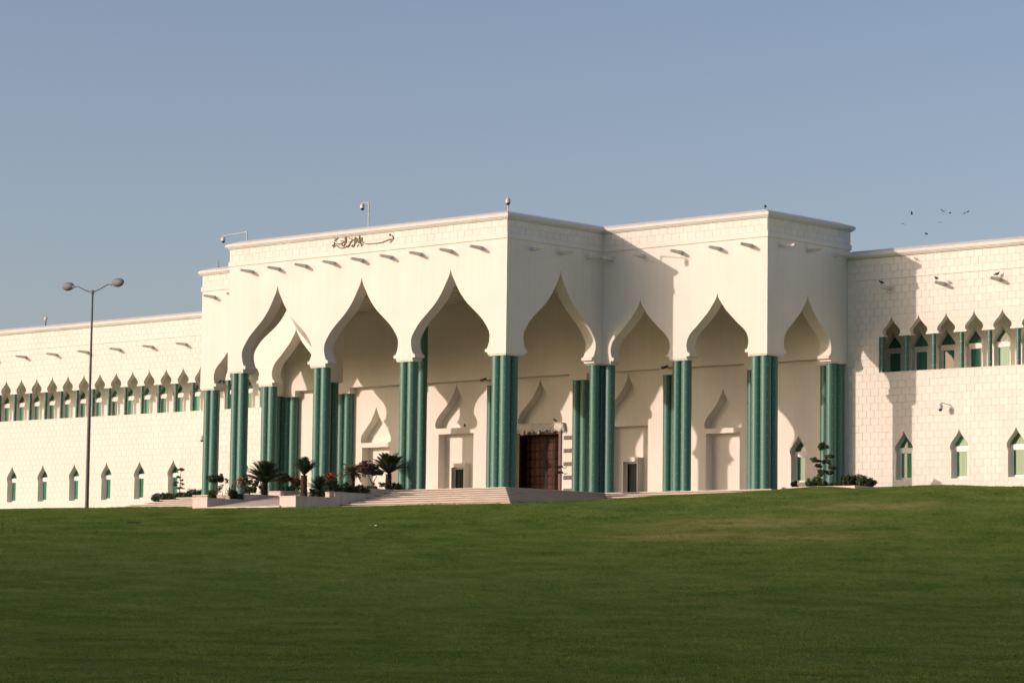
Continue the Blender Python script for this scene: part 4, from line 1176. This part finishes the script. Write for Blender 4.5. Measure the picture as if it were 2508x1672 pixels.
# ------------------------------------------------------------------ calligraphy on the frieze
INS = [                                   # strokes on the wall plane: x, z pairs and half pen width
    ((-10.54,17.05,-10.44,16.97,-10.39,16.86,-10.42,16.77,-10.51,16.75,-10.59,16.75),0.027),
    ((-10.59,16.81,-10.62,16.72,-10.7,16.73,-10.74,16.79,-10.76,16.73,-10.83,16.77),0.0253),
    ((-10.83,16.77,-11.05,16.71,-11.42,16.64,-11.85,16.61,-12.33,16.62,-12.73,16.63,-13.03,16.68,-13.22,16.74,-13.33,16.82,-13.37,16.86),0.0287),
    ((-10.48,16.66,-10.44,16.62),0.0287),
    ((-10.72,16.56,-10.54,16.63),0.0253),
    ((-10.76,17.02,-10.67,17.09,-10.7,17.15,-10.74,17.11,-10.67,17.05),0.0219),
    ((-13.37,17.12,-13.4,16.97,-13.43,16.83),0.0304),
    ((-13.62,17.28,-13.62,17.06,-13.57,16.88,-13.54,16.75),0.0304),
    ((-13.51,17.12,-13.51,16.92,-13.53,16.74),0.027),
    ((-13.55,16.75,-13.65,16.76,-13.73,16.78,-13.79,16.85,-13.84,16.92,-13.78,16.92,-13.72,16.85),0.0253),
    ((-13.61,17.13,-13.67,16.96,-13.67,16.77),0.0253),
    ((-13.86,16.54,-13.67,16.67),0.027),
    ((-13.48,16.52,-13.27,16.64),0.027),
    ((-13.53,16.63,-13.39,16.71),0.0236),
    ((-13.99,17.21,-14.02,17.02,-13.99,16.75),0.0304),
    ((-14.06,17.2,-14.07,16.94,-14.1,16.73,-14.15,16.61,-14.26,16.54,-14.34,16.61,-14.38,16.67),0.0304),
    ((-13.93,17.11,-13.85,17.06,-13.89,16.93,-13.92,16.86),0.0219),
    ((-14.29,16.69,-14.35,16.63),0.0219),
    ((-14.2,17.01,-14.37,17.08,-14.54,17.13,-14.68,17.22),0.0287),
    ((-14.2,17.01,-14.39,16.97,-14.48,16.89,-14.7,16.92),0.027),
    ((-14.48,16.91,-14.55,16.78,-14.7,16.68,-15.0,16.57,-15.36,16.53,-15.6,16.6,-15.79,16.72,-15.9,16.79),0.0287),
    ((-15.03,17.3,-15.0,17.09,-15.03,16.88,-15.17,16.65,-15.3,16.73,-15.37,16.84),0.0304),
    ((-14.91,17.31,-14.91,17.06,-14.92,16.82),0.0304),
    ((-14.97,16.72,-14.89,16.69),0.027),
    ((-15.1,16.97,-15.27,17.04,-15.43,17.02),0.027),
    ((-15.1,16.96,-15.34,16.88,-15.56,16.84,-15.86,16.86,-16.02,16.91,-16.12,16.98,-16.02,16.9,-16.15,16.81,-16.32,16.74),0.0287),
    ((-16.11,16.98,-16.02,16.85),0.0236),
    ((-15.72,17.28,-15.92,17.16,-16.12,17.07),0.027),
    ((-16.06,17.25,-15.95,17.33,-15.73,17.33),0.0219),
    ((-15.92,17.03,-15.88,17.0),0.027),
    ((-15.62,16.76,-15.52,16.74),0.027),
    ((-15.27,17.23,-15.2,17.2),0.0253),
    ((-14.36,17.21,-14.28,17.18),0.0253),
    ((-15.47,17.04,-15.43,17.01),0.0236),
    ((-16.18,16.64,-15.95,16.77),0.027),
    ((-14.79,16.54,-14.58,16.67),0.027),
    ((-16.1,17.32,-16.03,17.22),0.0202)]
mb = MB()
for pts, w in INS:
    P = [(pts[i], pts[i+1]) for i in range(0, len(pts), 2)]
    if len(P) > 2: P = catmull(P, 3)
    hw = w
    k = len(P); L_ = []; R_ = []
    for i, p in enumerate(P):
        a = Vector(P[max(i-1, 0)]); b = Vector(P[min(i+1, k-1)]); d = (b-a); d = d.normalized() if d.length > 1e-6 else Vector((1, 0)); nn = Vector((-d.y, d.x))
        taper = .62 if i in (0, k-1) else 1
        # horizontal foreshortening is undone so that the pen stroke keeps its weight on the wall
        q = Vector(p); L_.append(q + Vector((nn.x*1.35, nn.y))*hw*taper); R_.append(q - Vector((nn.x*1.35, nn.y))*hw*taper)
    v = []
    for i in range(k): v += [(L_[i].x, -.03, L_[i].y), (R_[i].x, -.03, R_[i].y), (L_[i].x, -.09, L_[i].y), (R_[i].x, -.09, R_[i].y)]
    f = []
    for i in range(k-1):
        a = i*4; b = a+4; f += [(a+2, b+2, b+3, a+3), (a, a+2, b+2, b), (a+3, a+1, b+1, b+3)]
    f += [(0, 1, 3, 2), ((k-1)*4, (k-1)*4+2, (k-1)*4+3, (k-1)*4+1)]
    mb.add(v, f)
ins = mb.obj('wall_inscription', M['inscription'])
tag(ins, 'dark Arabic calligraphy mounted on the block frieze below the cornice', 'inscription')

# ------------------------------------------------------------------ small things lying on the lawn
gl = empty('ground_light', (-.3, -30.45, ground_z(-.3, -30.45)), 'dark low ground light sunk in the lawn in front of the street lamp', 'ground light', None, -YAW)
MB().box(-.34, .40, -.10, .10, -.05, .085).obj('housing', M['dark'], gl)
MB().box(-.50, -.345, -.09, .09, -.05, .075).obj('cover', M['pole'], gl)
for k, (x, y) in enumerate(((10.92, -22.75), (11.14, -22.55))):
    q = MB(); rg = random.Random(60+k); n = 7
    q.add([(0, 0, .06)] + [(.085*math.cos(2*PI*i/n)*rg.uniform(.7, 1.2), .07*math.sin(2*PI*i/n)*rg.uniform(.7, 1.2), rg.uniform(.0, .07)) for i in range(n)], [(0, 1+i, 1+(i+1) % n) for i in range(n)])
    o = q.obj('paper_scrap', M['stud'], None, None, (x, y, ground_z(x, y)+.02))
    tag(o, ('crumpled white paper scrap on the lawn below the planters, the one nearer the lamp', 'crumpled white paper scrap on the lawn below the planters, the one nearer the steps')[k], 'litter', 'paper scraps on the lawn')
